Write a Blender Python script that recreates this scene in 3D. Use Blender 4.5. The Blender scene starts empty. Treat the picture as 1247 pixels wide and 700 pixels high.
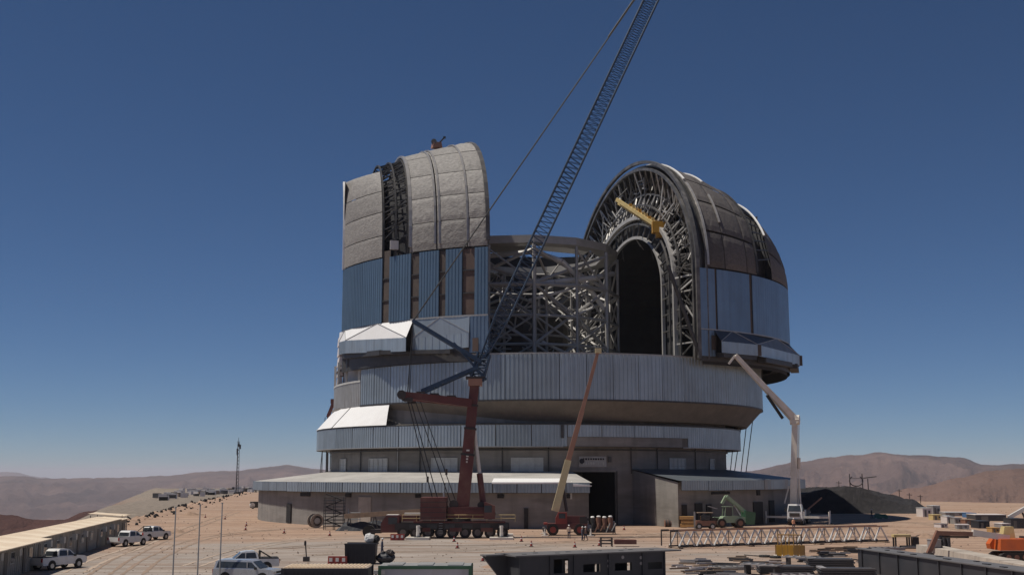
import bpy, math, random
from mathutils import Vector, Matrix, noise
random.seed(7)
PI = math.pi
R = math.radians
sc = bpy.context.scene
col = sc.collection

# ------------------------------------------------------------------ camera
FPX, CX, CY, W0 = 1416.0, 623.5, 350.0, 1247.0
PITCH = math.atan(227.0 / FPX)
CAMZ = 8.5
cam_d = bpy.data.cameras.new('camera')
cam_d.sensor_fit = 'HORIZONTAL'
cam_d.sensor_width = 36.0
cam_d.lens = FPX / W0 * 36.0
cam_d.clip_start = 0.5
cam_d.clip_end = 120000
cam = bpy.data.objects.new('camera', cam_d)
col.objects.link(cam)
cam.location = (0, 0, CAMZ)
cam.rotation_euler = (PI / 2 + PITCH, 0, 0)
sc.camera = cam

# ------------------------------------------------------------------ sky and sun
SUN_EL, SUN_BACK = R(65), R(-4)          # high sun standing to the left of the view
S = Vector((-math.cos(SUN_EL) * math.cos(SUN_BACK), math.cos(SUN_EL) * math.sin(SUN_BACK), math.sin(SUN_EL)))
w = bpy.data.worlds.new('World')
sc.world = w
w.use_nodes = True
nt = w.node_tree
bg = nt.nodes['Background']
sky = nt.nodes.new('ShaderNodeTexSky')
sky.sky_type = 'NISHITA'
sky.sun_disc = False
sky.sun_elevation = SUN_EL
sky.sun_rotation = math.atan2(S.x, S.y)
sky.altitude = 6000
sky.air_density = 1.2
sky.dust_density = 1.0
sky.ozone_density = 6.0
hs = nt.nodes.new('ShaderNodeHueSaturation')
hs.inputs['Saturation'].default_value = 1.07
nt.links.new(sky.outputs[0], hs.inputs['Color'])
nt.links.new(hs.outputs[0], bg.inputs[0])
bg.inputs[1].default_value = 0.060
sd = bpy.data.lights.new('sun', 'SUN')
sd.energy = 4.3
sd.angle = R(0.5)
sd.color = (1.0, 0.93, 0.83)
so = bpy.data.objects.new('sun', sd)
col.objects.link(so)
so.location = S * 500
so.rotation_euler = S.to_track_quat('Z', 'Y').to_euler()
sc.view_settings.view_transform = 'Standard'
sc.view_settings.look = 'None'
sc.view_settings.exposure = -0.1
sc.view_settings.gamma = 1
sc.cycles.volume_bounces = 1
sc.cycles.max_bounces = 6

# ------------------------------------------------------------------ pixel helpers (photo is 1247 x 700)
def ray(u, v):
    dx, dy = (u - CX) / FPX, (CY - v) / FPX
    return Vector((dx, math.cos(PITCH) - dy * math.sin(PITCH), math.sin(PITCH) + dy * math.cos(PITCH)))
def PD(u, v, d):                       # point of a pixel's ray at distance d ahead
    r = ray(u, v)
    return Vector((r.x / r.y * d, d, CAMZ + r.z / r.y * d))
def G(u, v, z=0.0):                    # where a pixel's ray meets the level z
    r = ray(u, v)
    t = (z - CAMZ) / r.z
    return Vector((r.x * t, r.y * t, z))
def UV(P):
    x, y, z = P[0], P[1], P[2] - CAMZ
    c, s = math.cos(PITCH), math.sin(PITCH)
    dep = y * c + z * s
    up = -y * s + z * c
    return CX + FPX * x / dep, CY - FPX * up / dep

# ------------------------------------------------------------------ materials
MATS = {}
def pm(name, c1, c2=None, rough=0.7, metal=0.0, scale=1.0, bump=0.0, bscale=None, detail=6.0, world=False,
       lo=0.35, hi=0.65, c3=None, s3=0.2, stretch=None, coat=0.0, spec=0.5, streak=0.0, vary=0.0, bdist=0.08):
    m = bpy.data.materials.new(name)
    m.use_nodes = True
    t = m.node_tree
    N, L = t.nodes, t.links
    b = N['Principled BSDF']
    b.inputs['Roughness'].default_value = rough
    b.inputs['Metallic'].default_value = metal
    b.inputs['Specular IOR Level'].default_value = spec
    if coat:
        b.inputs['Coat Weight'].default_value = coat
    if c2 is None:
        c2 = tuple(x * 0.78 for x in c1)
    if world:
        g = N.new('ShaderNodeNewGeometry'); src = g.outputs['Position']
    else:
        g = N.new('ShaderNodeTexCoord'); src = g.outputs['Object']
    if stretch:
        mp = N.new('ShaderNodeMapping'); mp.inputs['Scale'].default_value = stretch
        L.new(src, mp.inputs[0]); src = mp.outputs[0]
    def noi(s, d):
        n = N.new('ShaderNodeTexNoise'); n.inputs['Scale'].default_value = s; n.inputs['Detail'].default_value = d
        n.inputs['Roughness'].default_value = 0.62
        L.new(src, n.inputs['Vector']); return n
    n1 = noi(scale, detail)
    rp = N.new('ShaderNodeMapRange'); rp.inputs[1].default_value = lo; rp.inputs[2].default_value = hi
    L.new(n1.outputs[0], rp.inputs[0])
    mx = N.new('ShaderNodeMix'); mx.data_type = 'RGBA'
    mx.inputs[6].default_value = (*c1, 1); mx.inputs[7].default_value = (*c2, 1)
    L.new(rp.outputs[0], mx.inputs[0])
    out = mx.outputs[2]
    if c3:
        n3 = noi(s3, 4.0)
        r3 = N.new('ShaderNodeMapRange'); r3.inputs[1].default_value = 0.48; r3.inputs[2].default_value = 0.62
        L.new(n3.outputs[0], r3.inputs[0])
        m3 = N.new('ShaderNodeMix'); m3.data_type = 'RGBA'
        L.new(r3.outputs[0], m3.inputs[0]); L.new(out, m3.inputs[6]); m3.inputs[7].default_value = (*c3, 1)
        out = m3.outputs[2]
    if streak:                          # rain and dust streaks running down
        sm = N.new('ShaderNodeMapping'); sm.inputs['Scale'].default_value = (1.6, 1.6, 0.06)
        L.new(src, sm.inputs[0])
        sn = N.new('ShaderNodeTexNoise'); sn.inputs['Scale'].default_value = 1.0; sn.inputs['Detail'].default_value = 5
        L.new(sm.outputs[0], sn.inputs['Vector'])
        sr = N.new('ShaderNodeMapRange'); sr.inputs[1].default_value = 0.45; sr.inputs[2].default_value = 0.75
        sr.inputs[4].default_value = streak
        L.new(sn.outputs[0], sr.inputs[0])
        s5 = N.new('ShaderNodeMix'); s5.data_type = 'RGBA'
        L.new(sr.outputs[0], s5.inputs[0]); L.new(out, s5.inputs[6])
        s5.inputs[7].default_value = (*[x * 0.55 for x in c1], 1)
        out = s5.outputs[2]
    if vary:                            # every sheet a slightly different batch
        oi = N.new('ShaderNodeObjectInfo')
        vr = N.new('ShaderNodeMapRange'); vr.inputs[3].default_value = 1 - vary; vr.inputs[4].default_value = 1 + vary * 0.6
        L.new(oi.outputs['Random'], vr.inputs[0])
        vm = N.new('ShaderNodeVectorMath'); vm.operation = 'SCALE'
        L.new(out, vm.inputs[0]); L.new(vr.outputs[0], vm.inputs['Scale'])
        out = vm.outputs[0]
    L.new(out, b.inputs['Base Color'])
    # uneven gloss
    rr = N.new('ShaderNodeMapRange'); rr.inputs[3].default_value = max(0.02, rough - 0.1); rr.inputs[4].default_value = min(1, rough + 0.12)
    L.new(n1.outputs[0], rr.inputs[0]); L.new(rr.outputs[0], b.inputs['Roughness'])
    if bump:
        nb = noi(bscale or scale * 4, 6.0)
        bp = N.new('ShaderNodeBump'); bp.inputs['Strength'].default_value = min(1.0, bump); bp.inputs['Distance'].default_value = bdist
        L.new(nb.outputs[0], bp.inputs['Height']); L.new(bp.outputs[0], b.inputs['Normal'])
    MATS[name] = m
    return m

pm('concrete', (0.225, 0.21, 0.192), (0.295, 0.275, 0.252), 0.85, 0, 0.35, 0.35, 2.5, c3=(0.18, 0.167, 0.15), s3=0.12, stretch=(0.4, 0.4, 1.6), streak=0.5)
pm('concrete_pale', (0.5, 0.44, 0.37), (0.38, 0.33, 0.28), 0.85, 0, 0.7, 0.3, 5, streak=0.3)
pm('clad', (0.41, 0.47, 0.505), (0.355, 0.41, 0.44), 0.40, 0.55, 0.3, 0.08, 2, streak=0.35, vary=0.16)
pm('clad_blue', (0.165, 0.245, 0.32), (0.145, 0.22, 0.29), 0.38, 0.5, 0.25, 0.06, 2, streak=0.35, vary=0.12)
pm('clad_sky', (0.205, 0.285, 0.37), (0.18, 0.25, 0.33), 0.36, 0.5, 0.25, 0.05, 2, streak=0.3, vary=0.1)
pm('clad_white', (0.9, 0.9, 0.88), (0.85, 0.84, 0.82), 0.4, 0.0, 0.4, 0.05, 2, streak=0.06)  # near-white base colour stands in for sun glare off metal sheet
pm('sheet_grey', (0.42, 0.42, 0.41), (0.34, 0.335, 0.32), 0.5, 0.4, 0.5, 0.1, 3, streak=0.2)
pm('insulation', (0.325, 0.31, 0.29), (0.21, 0.20, 0.19), 0.75, 0.0, 2.6, 1.0, 3.2, stretch=(0.6, 0.6, 1.5), vary=0.14, streak=0.25)
pm('insulation_dull', (0.135, 0.12, 0.11), (0.10, 0.09, 0.083), 0.75, 0.0, 2.2, 0.8, 3.0, vary=0.2, streak=0.2)
pm('seam_metal', (0.5, 0.48, 0.45), (0.36, 0.34, 0.32), 0.4, 0.5, 1.0)
pm('column_strip', (0.075, 0.062, 0.054), (0.11, 0.085, 0.07), 0.7, 0.1, 0.6)
pm('column_strip_brown', (0.13, 0.088, 0.07), (0.10, 0.07, 0.057), 0.7, 0.1, 0.6)
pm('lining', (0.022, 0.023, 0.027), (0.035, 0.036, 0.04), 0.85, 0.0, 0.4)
pm('soffit', (0.20, 0.18, 0.155), (0.15, 0.138, 0.12), 0.75, 0.1, 0.3, streak=0.3)
pm('dark_steel', (0.06, 0.06, 0.062), (0.09, 0.085, 0.08), 0.5, 0.5, 0.8)
pm('arch_steel', (0.14, 0.135, 0.13), (0.09, 0.087, 0.085), 0.5, 0.35, 0.5, c3=(0.2, 0.19, 0.18), s3=0.3)
pm('scope_steel', (0.48, 0.465, 0.445), (0.38, 0.37, 0.355), 0.5, 0.15, 0.4)
pm('scope_pale', (0.68, 0.67, 0.65), (0.58, 0.57, 0.55), 0.5, 0.1, 0.4)
pm('gate_grey', (0.085, 0.09, 0.10), (0.11, 0.115, 0.125), 0.5, 0.3, 0.8, 0.1, 3)
pm('glass', (0.05, 0.06, 0.07), (0.035, 0.04, 0.05), 0.08, 0.0, 1.0)
pm('window_white', (0.55, 0.55, 0.52), (0.46, 0.455, 0.43), 0.55, 0, 0.8)
pm('black', (0.015, 0.015, 0.016), (0.025, 0.024, 0.023), 0.7)
pm('tyre', (0.022, 0.021, 0.02), (0.045, 0.038, 0.032), 0.85, 0, 2)
pm('rim', (0.5, 0.5, 0.5), (0.35, 0.34, 0.33), 0.35, 0.7, 2)
pm('red_paint', (0.13, 0.030, 0.026), (0.095, 0.026, 0.022), 0.5, 0.0, 0.8, c3=(0.15, 0.06, 0.045), s3=0.4)
pm('red_bright', (0.30, 0.045, 0.03), (0.24, 0.04, 0.03), 0.45, 0.0, 1)
pm('blue_lattice', (0.035, 0.07, 0.125), (0.026, 0.052, 0.095), 0.5, 0.2, 0.7)
pm('white_paint', (0.72, 0.71, 0.68), (0.6, 0.58, 0.54), 0.4, 0, 0.8, coat=0.2)
pm('white_car', (0.78, 0.78, 0.77), (0.68, 0.66, 0.62), 0.28, 0, 1.5, coat=0.6)
pm('pump_white', (0.74, 0.70, 0.64), (0.62, 0.57, 0.5), 0.45, 0, 0.6)
pm('cream_paint', (0.62, 0.52, 0.30), (0.52, 0.43, 0.25), 0.45, 0, 0.6)
pm('rust_boom', (0.36, 0.19, 0.125), (0.29, 0.145, 0.10), 0.5, 0, 0.5)
pm('yellow_paint', (0.62, 0.33, 0.03), (0.5, 0.26, 0.035), 0.5, 0, 1)
pm('yellow_pale', (0.66, 0.52, 0.25), (0.55, 0.42, 0.18), 0.5, 0, 1)
pm('orange_paint', (0.62, 0.13, 0.025), (0.5, 0.11, 0.03), 0.45, 0, 1)
pm('brown_arm', (0.26, 0.13, 0.085), (0.2, 0.10, 0.07), 0.6, 0, 1)
pm('green_paint', (0.27, 0.36, 0.24), (0.33, 0.42, 0.29), 0.5, 0, 1)
pm('green_dark', (0.05, 0.14, 0.08), (0.04, 0.11, 0.06), 0.5, 0, 1)
pm('timber', (0.52, 0.30, 0.11), (0.42, 0.24, 0.09), 0.8, 0, 1.5)
pm('timber_dull', (0.28, 0.2, 0.14), (0.2, 0.15, 0.11), 0.85, 0, 1.5)
pm('office_wall', (0.46, 0.43, 0.38), (0.38, 0.355, 0.31), 0.7, 0, 0.6, 0.05, 3, streak=0.35)
pm('roof_cream', (0.72, 0.58, 0.42), (0.64, 0.51, 0.37), 0.7, 0, 0.8, c3=(0.78, 0.66, 0.5), s3=0.3)
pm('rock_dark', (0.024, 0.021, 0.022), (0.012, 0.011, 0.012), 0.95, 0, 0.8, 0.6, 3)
pm('stone', (0.32, 0.24, 0.19), (0.22, 0.17, 0.13), 0.95, 0, 3)
pm('navy', (0.018, 0.021, 0.03), (0.026, 0.028, 0.036), 0.6, 0, 1)
pm('plate_dark', (0.05, 0.053, 0.06), (0.075, 0.075, 0.08), 0.5, 0.2, 1.0)
pm('plate_light', (0.36, 0.34, 0.34), (0.28, 0.265, 0.26), 0.55, 0.2, 1.0)
pm('girder', (0.042, 0.045, 0.052), (0.06, 0.06, 0.066), 0.55, 0.2, 0.7)
pm('girder_top', (0.16, 0.155, 0.155), (0.125, 0.12, 0.12), 0.6, 0.1, 0.7)
pm('rope', (0.03, 0.032, 0.036), (0.04, 0.042, 0.046), 0.6, 0.3)
pm('skin', (0.38, 0.23, 0.16), (0.34, 0.2, 0.14), 0.6)
pm('cloth_hivis', (0.7, 0.62, 0.5), (0.62, 0.5, 0.38), 0.85)
pm('cloth_blue', (0.04, 0.05, 0.09), (0.05, 0.06, 0.1), 0.85)
pm('lamp_red', (0.4, 0.02, 0.02), (0.35, 0.02, 0.02), 0.25)
pm('white_box', (0.72, 0.66, 0.64), (0.64, 0.58, 0.55), 0.6)
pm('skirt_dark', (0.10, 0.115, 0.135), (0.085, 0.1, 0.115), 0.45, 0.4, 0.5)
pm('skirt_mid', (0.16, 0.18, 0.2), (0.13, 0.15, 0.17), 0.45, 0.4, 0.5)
pm('screen_green', (0.10, 0.125, 0.11), (0.13, 0.15, 0.135), 0.8, 0, 0.8)
pm('crane_dark', (0.035, 0.03, 0.03), (0.055, 0.042, 0.038), 0.6, 0.1, 0.8)
pm('silver_car', (0.52, 0.53, 0.55), (0.44, 0.44, 0.45), 0.28, 0.4, 1.5, coat=0.5)
pm('office_door', (0.16, 0.15, 0.14), (0.12, 0.11, 0.10), 0.6)
pm('pale_wall', (0.50, 0.51, 0.54), (0.42, 0.43, 0.45), 0.5, 0.1, 0.7)
pm('mustard', (0.34, 0.19, 0.04), (0.26, 0.15, 0.05), 0.6, 0, 1)
pm('wheel_hub', (0.12, 0.1, 0.09), (0.2, 0.17, 0.15), 0.6, 0.2, 2)
pm('timber_pale', (0.4, 0.33, 0.26), (0.3, 0.25, 0.2), 0.85, 0, 1.5)
pm('heap_dirt', (0.36, 0.245, 0.175), (0.27, 0.19, 0.14), 0.95, 0, 1.2, 0.9, 4, spec=0.1)
pm('blue_tarp', (0.06, 0.16, 0.34), (0.05, 0.13, 0.28), 0.7)

# ------------------------------------------------------------------ mesh builder
class MB:
    def __init__(s):
        s.v, s.f = [], []
    def add(s, vs, fs):
        o = len(s.v)
        s.v += [tuple(x) for x in vs]
        s.f += [tuple(i + o for i in f) for f in fs]
        return s
    def box(s, c, d, rz=0.0, top=None):
        # c centre, d full size; top = (sx, sy) scale of the upper face
        hx, hy, hz = d[0] / 2, d[1] / 2, d[2] / 2
        tx, ty = top if top else (1, 1)
        vs = [(-hx, -hy, -hz), (hx, -hy, -hz), (hx, hy, -hz), (-hx, hy, -hz),
              (-hx * tx, -hy * ty, hz), (hx * tx, -hy * ty, hz), (hx * tx, hy * ty, hz), (-hx * tx, hy * ty, hz)]
        cr, sr = math.cos(rz), math.sin(rz)
        vs = [(c[0] + x * cr - y * sr, c[1] + x * sr + y * cr, c[2] + z) for x, y, z in vs]
        return s.add(vs, [(0, 3, 2, 1), (4, 5, 6, 7), (0, 1, 5, 4), (1, 2, 6, 5), (2, 3, 7, 6), (3, 0, 4, 7)])
    def hexa(s, b, t):                  # bottom quad, top quad
        return s.add(list(b) + list(t), [(0, 3, 2, 1), (4, 5, 6, 7), (0, 1, 5, 4), (1, 2, 6, 5), (2, 3, 7, 6), (3, 0, 4, 7)])
    def bar(s, a, b, w, h=None, w2=None, h2=None):
        a, b = Vector(a), Vector(b)
        h = h or w
        w2 = w2 or w
        h2 = h2 or h
        d = (b - a)
        if d.length < 1e-6: return s
        d.normalize()
        up = Vector((0, 0, 1)) if abs(d.z) < 0.95 else Vector((0, 1, 0))
        x = d.cross(up).normalized()
        y = x.cross(d).normalized()
        q = lambda p, ww, hh: [p - x * ww / 2 - y * hh / 2, p + x * ww / 2 - y * hh / 2, p + x * ww / 2 + y * hh / 2, p - x * ww / 2 + y * hh / 2]
        return s.hexa(q(a, w, h), q(b, w2, h2))
    def tube(s, a, b, r, n=8, r2=None, cap=True):
        a, b = Vector(a), Vector(b)
        r2 = r if r2 is None else r2
        d = (b - a)
        if d.length < 1e-6: return s
        d.normalize()
        up = Vector((0, 0, 1)) if abs(d.z) < 0.95 else Vector((0, 1, 0))
        x = d.cross(up).normalized()
        y = x.cross(d).normalized()
        vs = []
        for p, rr in ((a, r), (b, r2)):
            for i in range(n):
                t = 2 * PI * i / n
                vs.append(p + x * math.cos(t) * rr + y * math.sin(t) * rr)
        fs = [(i, (i + 1) % n, n + (i + 1) % n, n + i) for i in range(n)]
        if cap:
            fs += [tuple(range(n - 1, -1, -1)), tuple(range(n, 2 * n))]
        return s.add(vs, fs)
    def path(s, pts, r, n=6):
        for a, b in zip(pts, pts[1:]):
            s.tube(a, b, r, n)
        return s
    def prism(s, poly, y0, y1, inset=None):
        # polygon in x,z swept from y0 to y1
        n = len(poly)
        vs = [(x, y0, z) for x, z in poly] + [(x, y1, z) for x, z in poly]
        fs = [(i, (i + 1) % n, n + (i + 1) % n, n + i) for i in range(n)]
        fs += [tuple(range(n - 1, -1, -1)), tuple(range(n, 2 * n))]
        return s.add(vs, fs)
    def grid(s, fn, nu, nv):
        vs = [fn(i / nu, j / nv) for j in range(nv + 1) for i in range(nu + 1)]
        fs = [(j * (nu + 1) + i, j * (nu + 1) + i + 1, (j + 1) * (nu + 1) + i + 1, (j + 1) * (nu + 1) + i) for j in range(nv) for i in range(nu)]
        return s.add(vs, fs)
    def ring(s, r0, z0, r1, z1, a0=0.0, a1=2 * PI, n=96, cx=0.0, cy=0.0):
        # strip of revolution between (r0,z0) and (r1,z1); angle 0 points to the viewer
        def fn(u, v):
            a = a0 + (a1 - a0) * u
            rr, z = (r0, z0) if v < 0.5 else (r1, z1)
            return (cx + rr * math.sin(a), cy - rr * math.cos(a), z)
        return s.grid(fn, n, 1)
    def corrugated(s, r, a0, a1, z0, z1, pitch=0.75, dep=0.10, cx=0.0, cy=0.0):
        n = max(1, int(round(r * (a1 - a0) / pitch)))
        da = (a1 - a0) / n
        cols = []
        for i in range(n):
            for t, dd in ((0.0, 0), (0.32, 0), (0.42, dep), (0.9, dep)):
                cols.append((a0 + da * (i + t), dd))
        cols.append((a1, 0))
        vs = []
        for a, dd in cols:
            x, y = cx + (r + dd) * math.sin(a), cy - (r + dd) * math.cos(a)
            vs += [(x, y, z0), (x, y, z1)]
        fs = [(2 * i, 2 * i + 2, 2 * i + 3, 2 * i + 1) for i in range(len(cols) - 1)]
        # folded edges give the sheet a thickness
        o = len(vs)
        for a, dd in (cols[0], cols[-1]):
            x, y = cx + (r - 0.15) * math.sin(a), cy - (r - 0.15) * math.cos(a)
            vs += [(x, y, z0), (x, y, z1)]
        m = len(cols)
        fs += [(0, 1, o + 1, o), (2 * m - 2, o + 2, o + 3, 2 * m - 1)]
        for k in (0, 1):
            fs += [(o + k, 0 + k, 2 * m - 2 + k, o + 2 + k)]
        return s.add(vs, fs)
    def build(s, name, mat, parent=None, smooth=False):
        me = bpy.data.meshes.new(name)
        me.from_pydata(s.v, [], s.f)
        me.update()
        if smooth:
            me.polygons.foreach_set('use_smooth', [True] * len(me.polygons))
        me.materials.append(MATS[mat] if isinstance(mat, str) else mat)
        o = bpy.data.objects.new(name, me)
        col.objects.link(o)
        if parent is not None:
            o.parent = parent
        return o

def tag(o, label=None, cat=None, group=None, kind=None):
    if label: o['label'] = label
    if cat: o['category'] = cat
    if group: o['group'] = group
    if kind: o['kind'] = kind
    return o
def thing(name, label, cat, loc=(0, 0, 0), rz=0.0, group=None):
    o = bpy.data.objects.new(name, None)
    o.empty_display_size = 0.5
    col.objects.link(o)
    o.location = loc
    o.rotation_euler = (0, 0, rz)
    return tag(o, label, cat, group)
def dup(root, loc, rz=None, label=None, group=None):
    def cp(o, par):
        c = o.copy(); col.objects.link(c)
        if par is not None: c.parent = par
        for ch in KIDS.get(o, [x for x in o.children]): cp(ch, c)
        return c
    r = cp(root, None)
    r.location = loc
    if rz is not None: r.rotation_euler = (0, 0, rz)
    if label: r['label'] = label
    if group: r['group'] = group
    return r
KIDS = {}
def fbm(x, y, s, o=5):
    return noise.fractal(Vector((x * s, y * s, 3.7)), 0.9, 2.1, o)

# ------------------------------------------------------------------ terrain
def seg_dist(px, py, ax, ay, bx, by):
    dx, dy = bx - ax, by - ay
    t = max(0.0, min(1.0, ((px - ax) * dx + (py - ay) * dy) / (dx * dx + dy * dy)))
    return math.hypot(px - ax - t * dx, py - ay - t * dy)
def poly_sd(px, py, poly):              # > 0 outside
    d = 1e9; inside = False
    n = len(poly)
    for i in range(n):
        ax, ay = poly[i]; bx, by = poly[(i + 1) % n]
        d = min(d, seg_dist(px, py, ax, ay, bx, by))
        if (ay > py) != (by > py) and px < (bx - ax) * (py - ay) / (by - ay) + ax:
            inside = not inside
    return -d if inside else d
PLATEAU = [(-39, -150), (-43, 60), (-52, 110), (-66, 190), (-92, 340), (-128, 570), (-70, 650), (40, 520), (95, 420), (170, 330), (235, 190), (230, -150)]
TERRACE = [(-58, 190), (-100, 270), (-165, 480), (-225, 809), (-340, 1100), (-150, 1180), (-110, 560)]
def terrain(x, y):
    d1 = poly_sd(x, y, PLATEAU)
    if d1 <= 0:
        e = max(0.0, 1 + d1 / 2.5) if (x < -40 and y > 175) else 0.0     # dirt berm along the edge
        return 0.04 * fbm(x, y, 0.08) * min(1, -d1 / 6) + 0.9 * math.sin(min(1, e) * PI) * (0.7 + 0.5 * fbm(x, y, 0.2))
    nse = fbm(x, y, 0.012)
    z1 = -0.55 * d1 - 1.2 * min(1, d1 / 10) * abs(fbm(x, y, 0.12))
    d2 = poly_sd(x, y, TERRACE)
    z2 = (-4.2 + 0.9 * fbm(x, y, 0.05)) if d2 <= 0 else (-4.2 - 0.5 * d2 + 0.9 * fbm(x, y, 0.05))
    r = math.hypot(x, y)
    t = min(1.0, max(0.0, (r - 300) / 5200)) ** 0.55
    T = -150 - 560 * t + 12 * nse * min(1, d1 / 200) + 40 * fbm(x, y, 0.0008, 3) * min(1, d1 / 900)
    return max(z1, z2, T)

def ground_mat():
    m = bpy.data.materials.new('ground'); m.use_nodes = True
    t = m.node_tree; N, L = t.nodes, t.links
    b = N['Principled BSDF']; b.inputs['Roughness'].default_value = 0.95
    b.inputs['Specular IOR Level'].default_value = 0.15
    g = N.new('ShaderNodeNewGeometry'); P = g.outputs['Position']
    def noi(s, d=8, stretch=None, rot=0):
        src = P
        if stretch:
            mp = N.new('ShaderNodeMapping'); mp.inputs['Scale'].default_value = stretch; mp.inputs['Rotation'].default_value = (0, 0, rot)
            L.new(P, mp.inputs[0]); src = mp.outputs[0]
        n = N.new('ShaderNodeTexNoise'); n.inputs['Scale'].default_value = s; n.inputs['Detail'].default_value = d; n.inputs['Roughness'].default_value = 0.65
        L.new(src, n.inputs['Vector']); return n.outputs[0]
    def rng(x, a, c, o0=0.0, o1=1.0):
        r = N.new('ShaderNodeMapRange'); r.inputs[1].default_value = a; r.inputs[2].default_value = c
        r.inputs[3].default_value = o0; r.inputs[4].default_value = o1
        L.new(x, r.inputs[0]); return r.outputs[0]
    def mix(f, a, c):
        x = N.new('ShaderNodeMix'); x.data_type = 'RGBA'
        if isinstance(f, float): x.inputs[0].default_value = f
        else: L.new(f, x.inputs[0])
        for k, q in ((6, a), (7, c)):
            if isinstance(q, tuple): x.inputs[k].default_value = (*q, 1)
            else: L.new(q, x.inputs[k])
        return x.outputs[2]
    c = mix(rng(noi(0.06), 0.35, 0.65), (0.385, 0.255, 0.18), (0.43, 0.315, 0.24))
    c = mix(rng(noi(0.6), 0.42, 0.7), c, (0.32, 0.215, 0.155))
    # trodden grey gravel of the yard, with a ragged edge of its own
    sx = N.new('ShaderNodeSeparateXYZ'); L.new(P, sx.inputs[0])
    def mth(op, a, c_=None):
        x = N.new('ShaderNodeMath'); x.operation = op
        for k, q in ((0, a), (1, c_)):
            if q is None: continue
            if isinstance(q, (int, float)): x.inputs[k].default_value = q
            else: L.new(q, x.inputs[k])
        return x.outputs[0]
    dx = mth('DIVIDE', mth('SUBTRACT', sx.outputs[0], -14.0), 40.0)
    dy = mth('DIVIDE', mth('SUBTRACT', sx.outputs[1], 112.0), 50.0)
    rr = mth('SQRT', mth('ADD', mth('MULTIPLY', dx, dx), mth('MULTIPLY', dy, dy)))
    rr = mth('ADD', rr, rng(noi(0.05, 6), 0.3, 0.7, -0.35, 0.35))
    yard = rng(rr, 0.75, 1.15, 1.0, 0.0)
    gc = mix(rng(noi(0.35, 8, (0.5, 1.6, 1), 0.15), 0.35, 0.65), (0.395, 0.345, 0.305), (0.29, 0.255, 0.225))
    gc = mix(rng(noi(0.16, 7), 0.52, 0.66, 0.0, 0.7), gc, (0.25, 0.205, 0.17))
    c = mix(yard, c, gc)
    # tyre tracks: long thin bands
    for rot, st, amt in ((0.1, (0.05, 1.0, 1), 0.75), (1.15, (0.05, 0.9, 1), 0.6), (-0.5, (0.06, 0.8, 1), 0.6), (1.45, (0.04, 0.7, 1), 0.6)):
        tr = rng(noi(0.55, 5, st, rot), 0.54, 0.64, 0.0, amt)
        c = mix(tr, c, (0.22, 0.15, 0.11))
    tr = rng(noi(0.4, 5, (0.07, 1.2, 1), 0.25), 0.58, 0.7, 0.0, 0.5)
    c = mix(tr, c, (0.52, 0.39, 0.29))
    # far country: darker, redder rock
    cd = N.new('ShaderNodeVectorMath'); cd.operation = 'LENGTH'; L.new(P, cd.inputs[0])
    far = mix(rng(noi(0.004, 9), 0.35, 0.65), (0.085, 0.042, 0.034), (0.15, 0.085, 0.068))
    far = mix(rng(noi(0.0006, 6), 0.4, 0.6), far, (0.17, 0.115, 0.095))
    zz = rng(sx.outputs[2], -26.0, -6.0, 1.0, 0.0)
    c = mix(zz, c, far)
    # pale grey rubble of the lower terrace
    ter = mth('MULTIPLY', rng(sx.outputs[2], -1.4, -0.7, 1.0, 0.0), rng(sx.outputs[2], -24.0, -10.0, 0.0, 1.0))
    c = mix(ter, c, mix(rng(noi(0.5, 8), 0.35, 0.65), (0.29, 0.245, 0.20), (0.165, 0.135, 0.11)))
    L.new(c, b.inputs['Base Color'])
    bp = N.new('ShaderNodeBump'); bp.inputs['Strength'].default_value = 0.9; bp.inputs['Distance'].default_value = 0.12
    hh = mth('ADD', noi(1.2, 10), mth('MULTIPLY', noi(0.25, 6), 1.5))
    L.new(hh, bp.inputs['Height']); L.new(bp.outputs[0], b.inputs['Normal'])
    return m
MATS['ground'] = ground_mat()

def build_ground():
    mb = MB()
    rs = [6.0]
    while rs[-1] < 60: rs.append(rs[-1] + 6)
    while rs[-1] < 420: rs.append(rs[-1] + 2.6)
    while rs[-1] < 60000: rs.append(rs[-1] * 1.045)
    A0, A1 = R(-48), R(48)
    fine = []
    a = -PI
    while a < PI - 1e-6:
        fine.append(a)
        a += R(0.4) if R(-34) <= a <= R(34) else R(4)
    n = len(fine)
    vs = [(0, 0, 0.0)]
    for r_ in rs:
        for a in fine:
            x, y = r_ * math.sin(a), r_ * math.cos(a)
            vs.append((x, y, terrain(x, y)))
    fs = [(0, 1 + (i + 1) % n, 1 + i) for i in range(n)]
    for k in range(len(rs) - 1):
        o = 1 + k * n
        for i in range(n):
            j = (i + 1) % n
            fs.append((o + i, o + j, o + n + j, o + n + i))
    mb.add(vs, fs)
    g = mb.build('ground', 'ground', smooth=True)
    tag(g, 'reddish desert ground of the levelled summit and the plain below', kind='structure')
build_ground()

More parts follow.
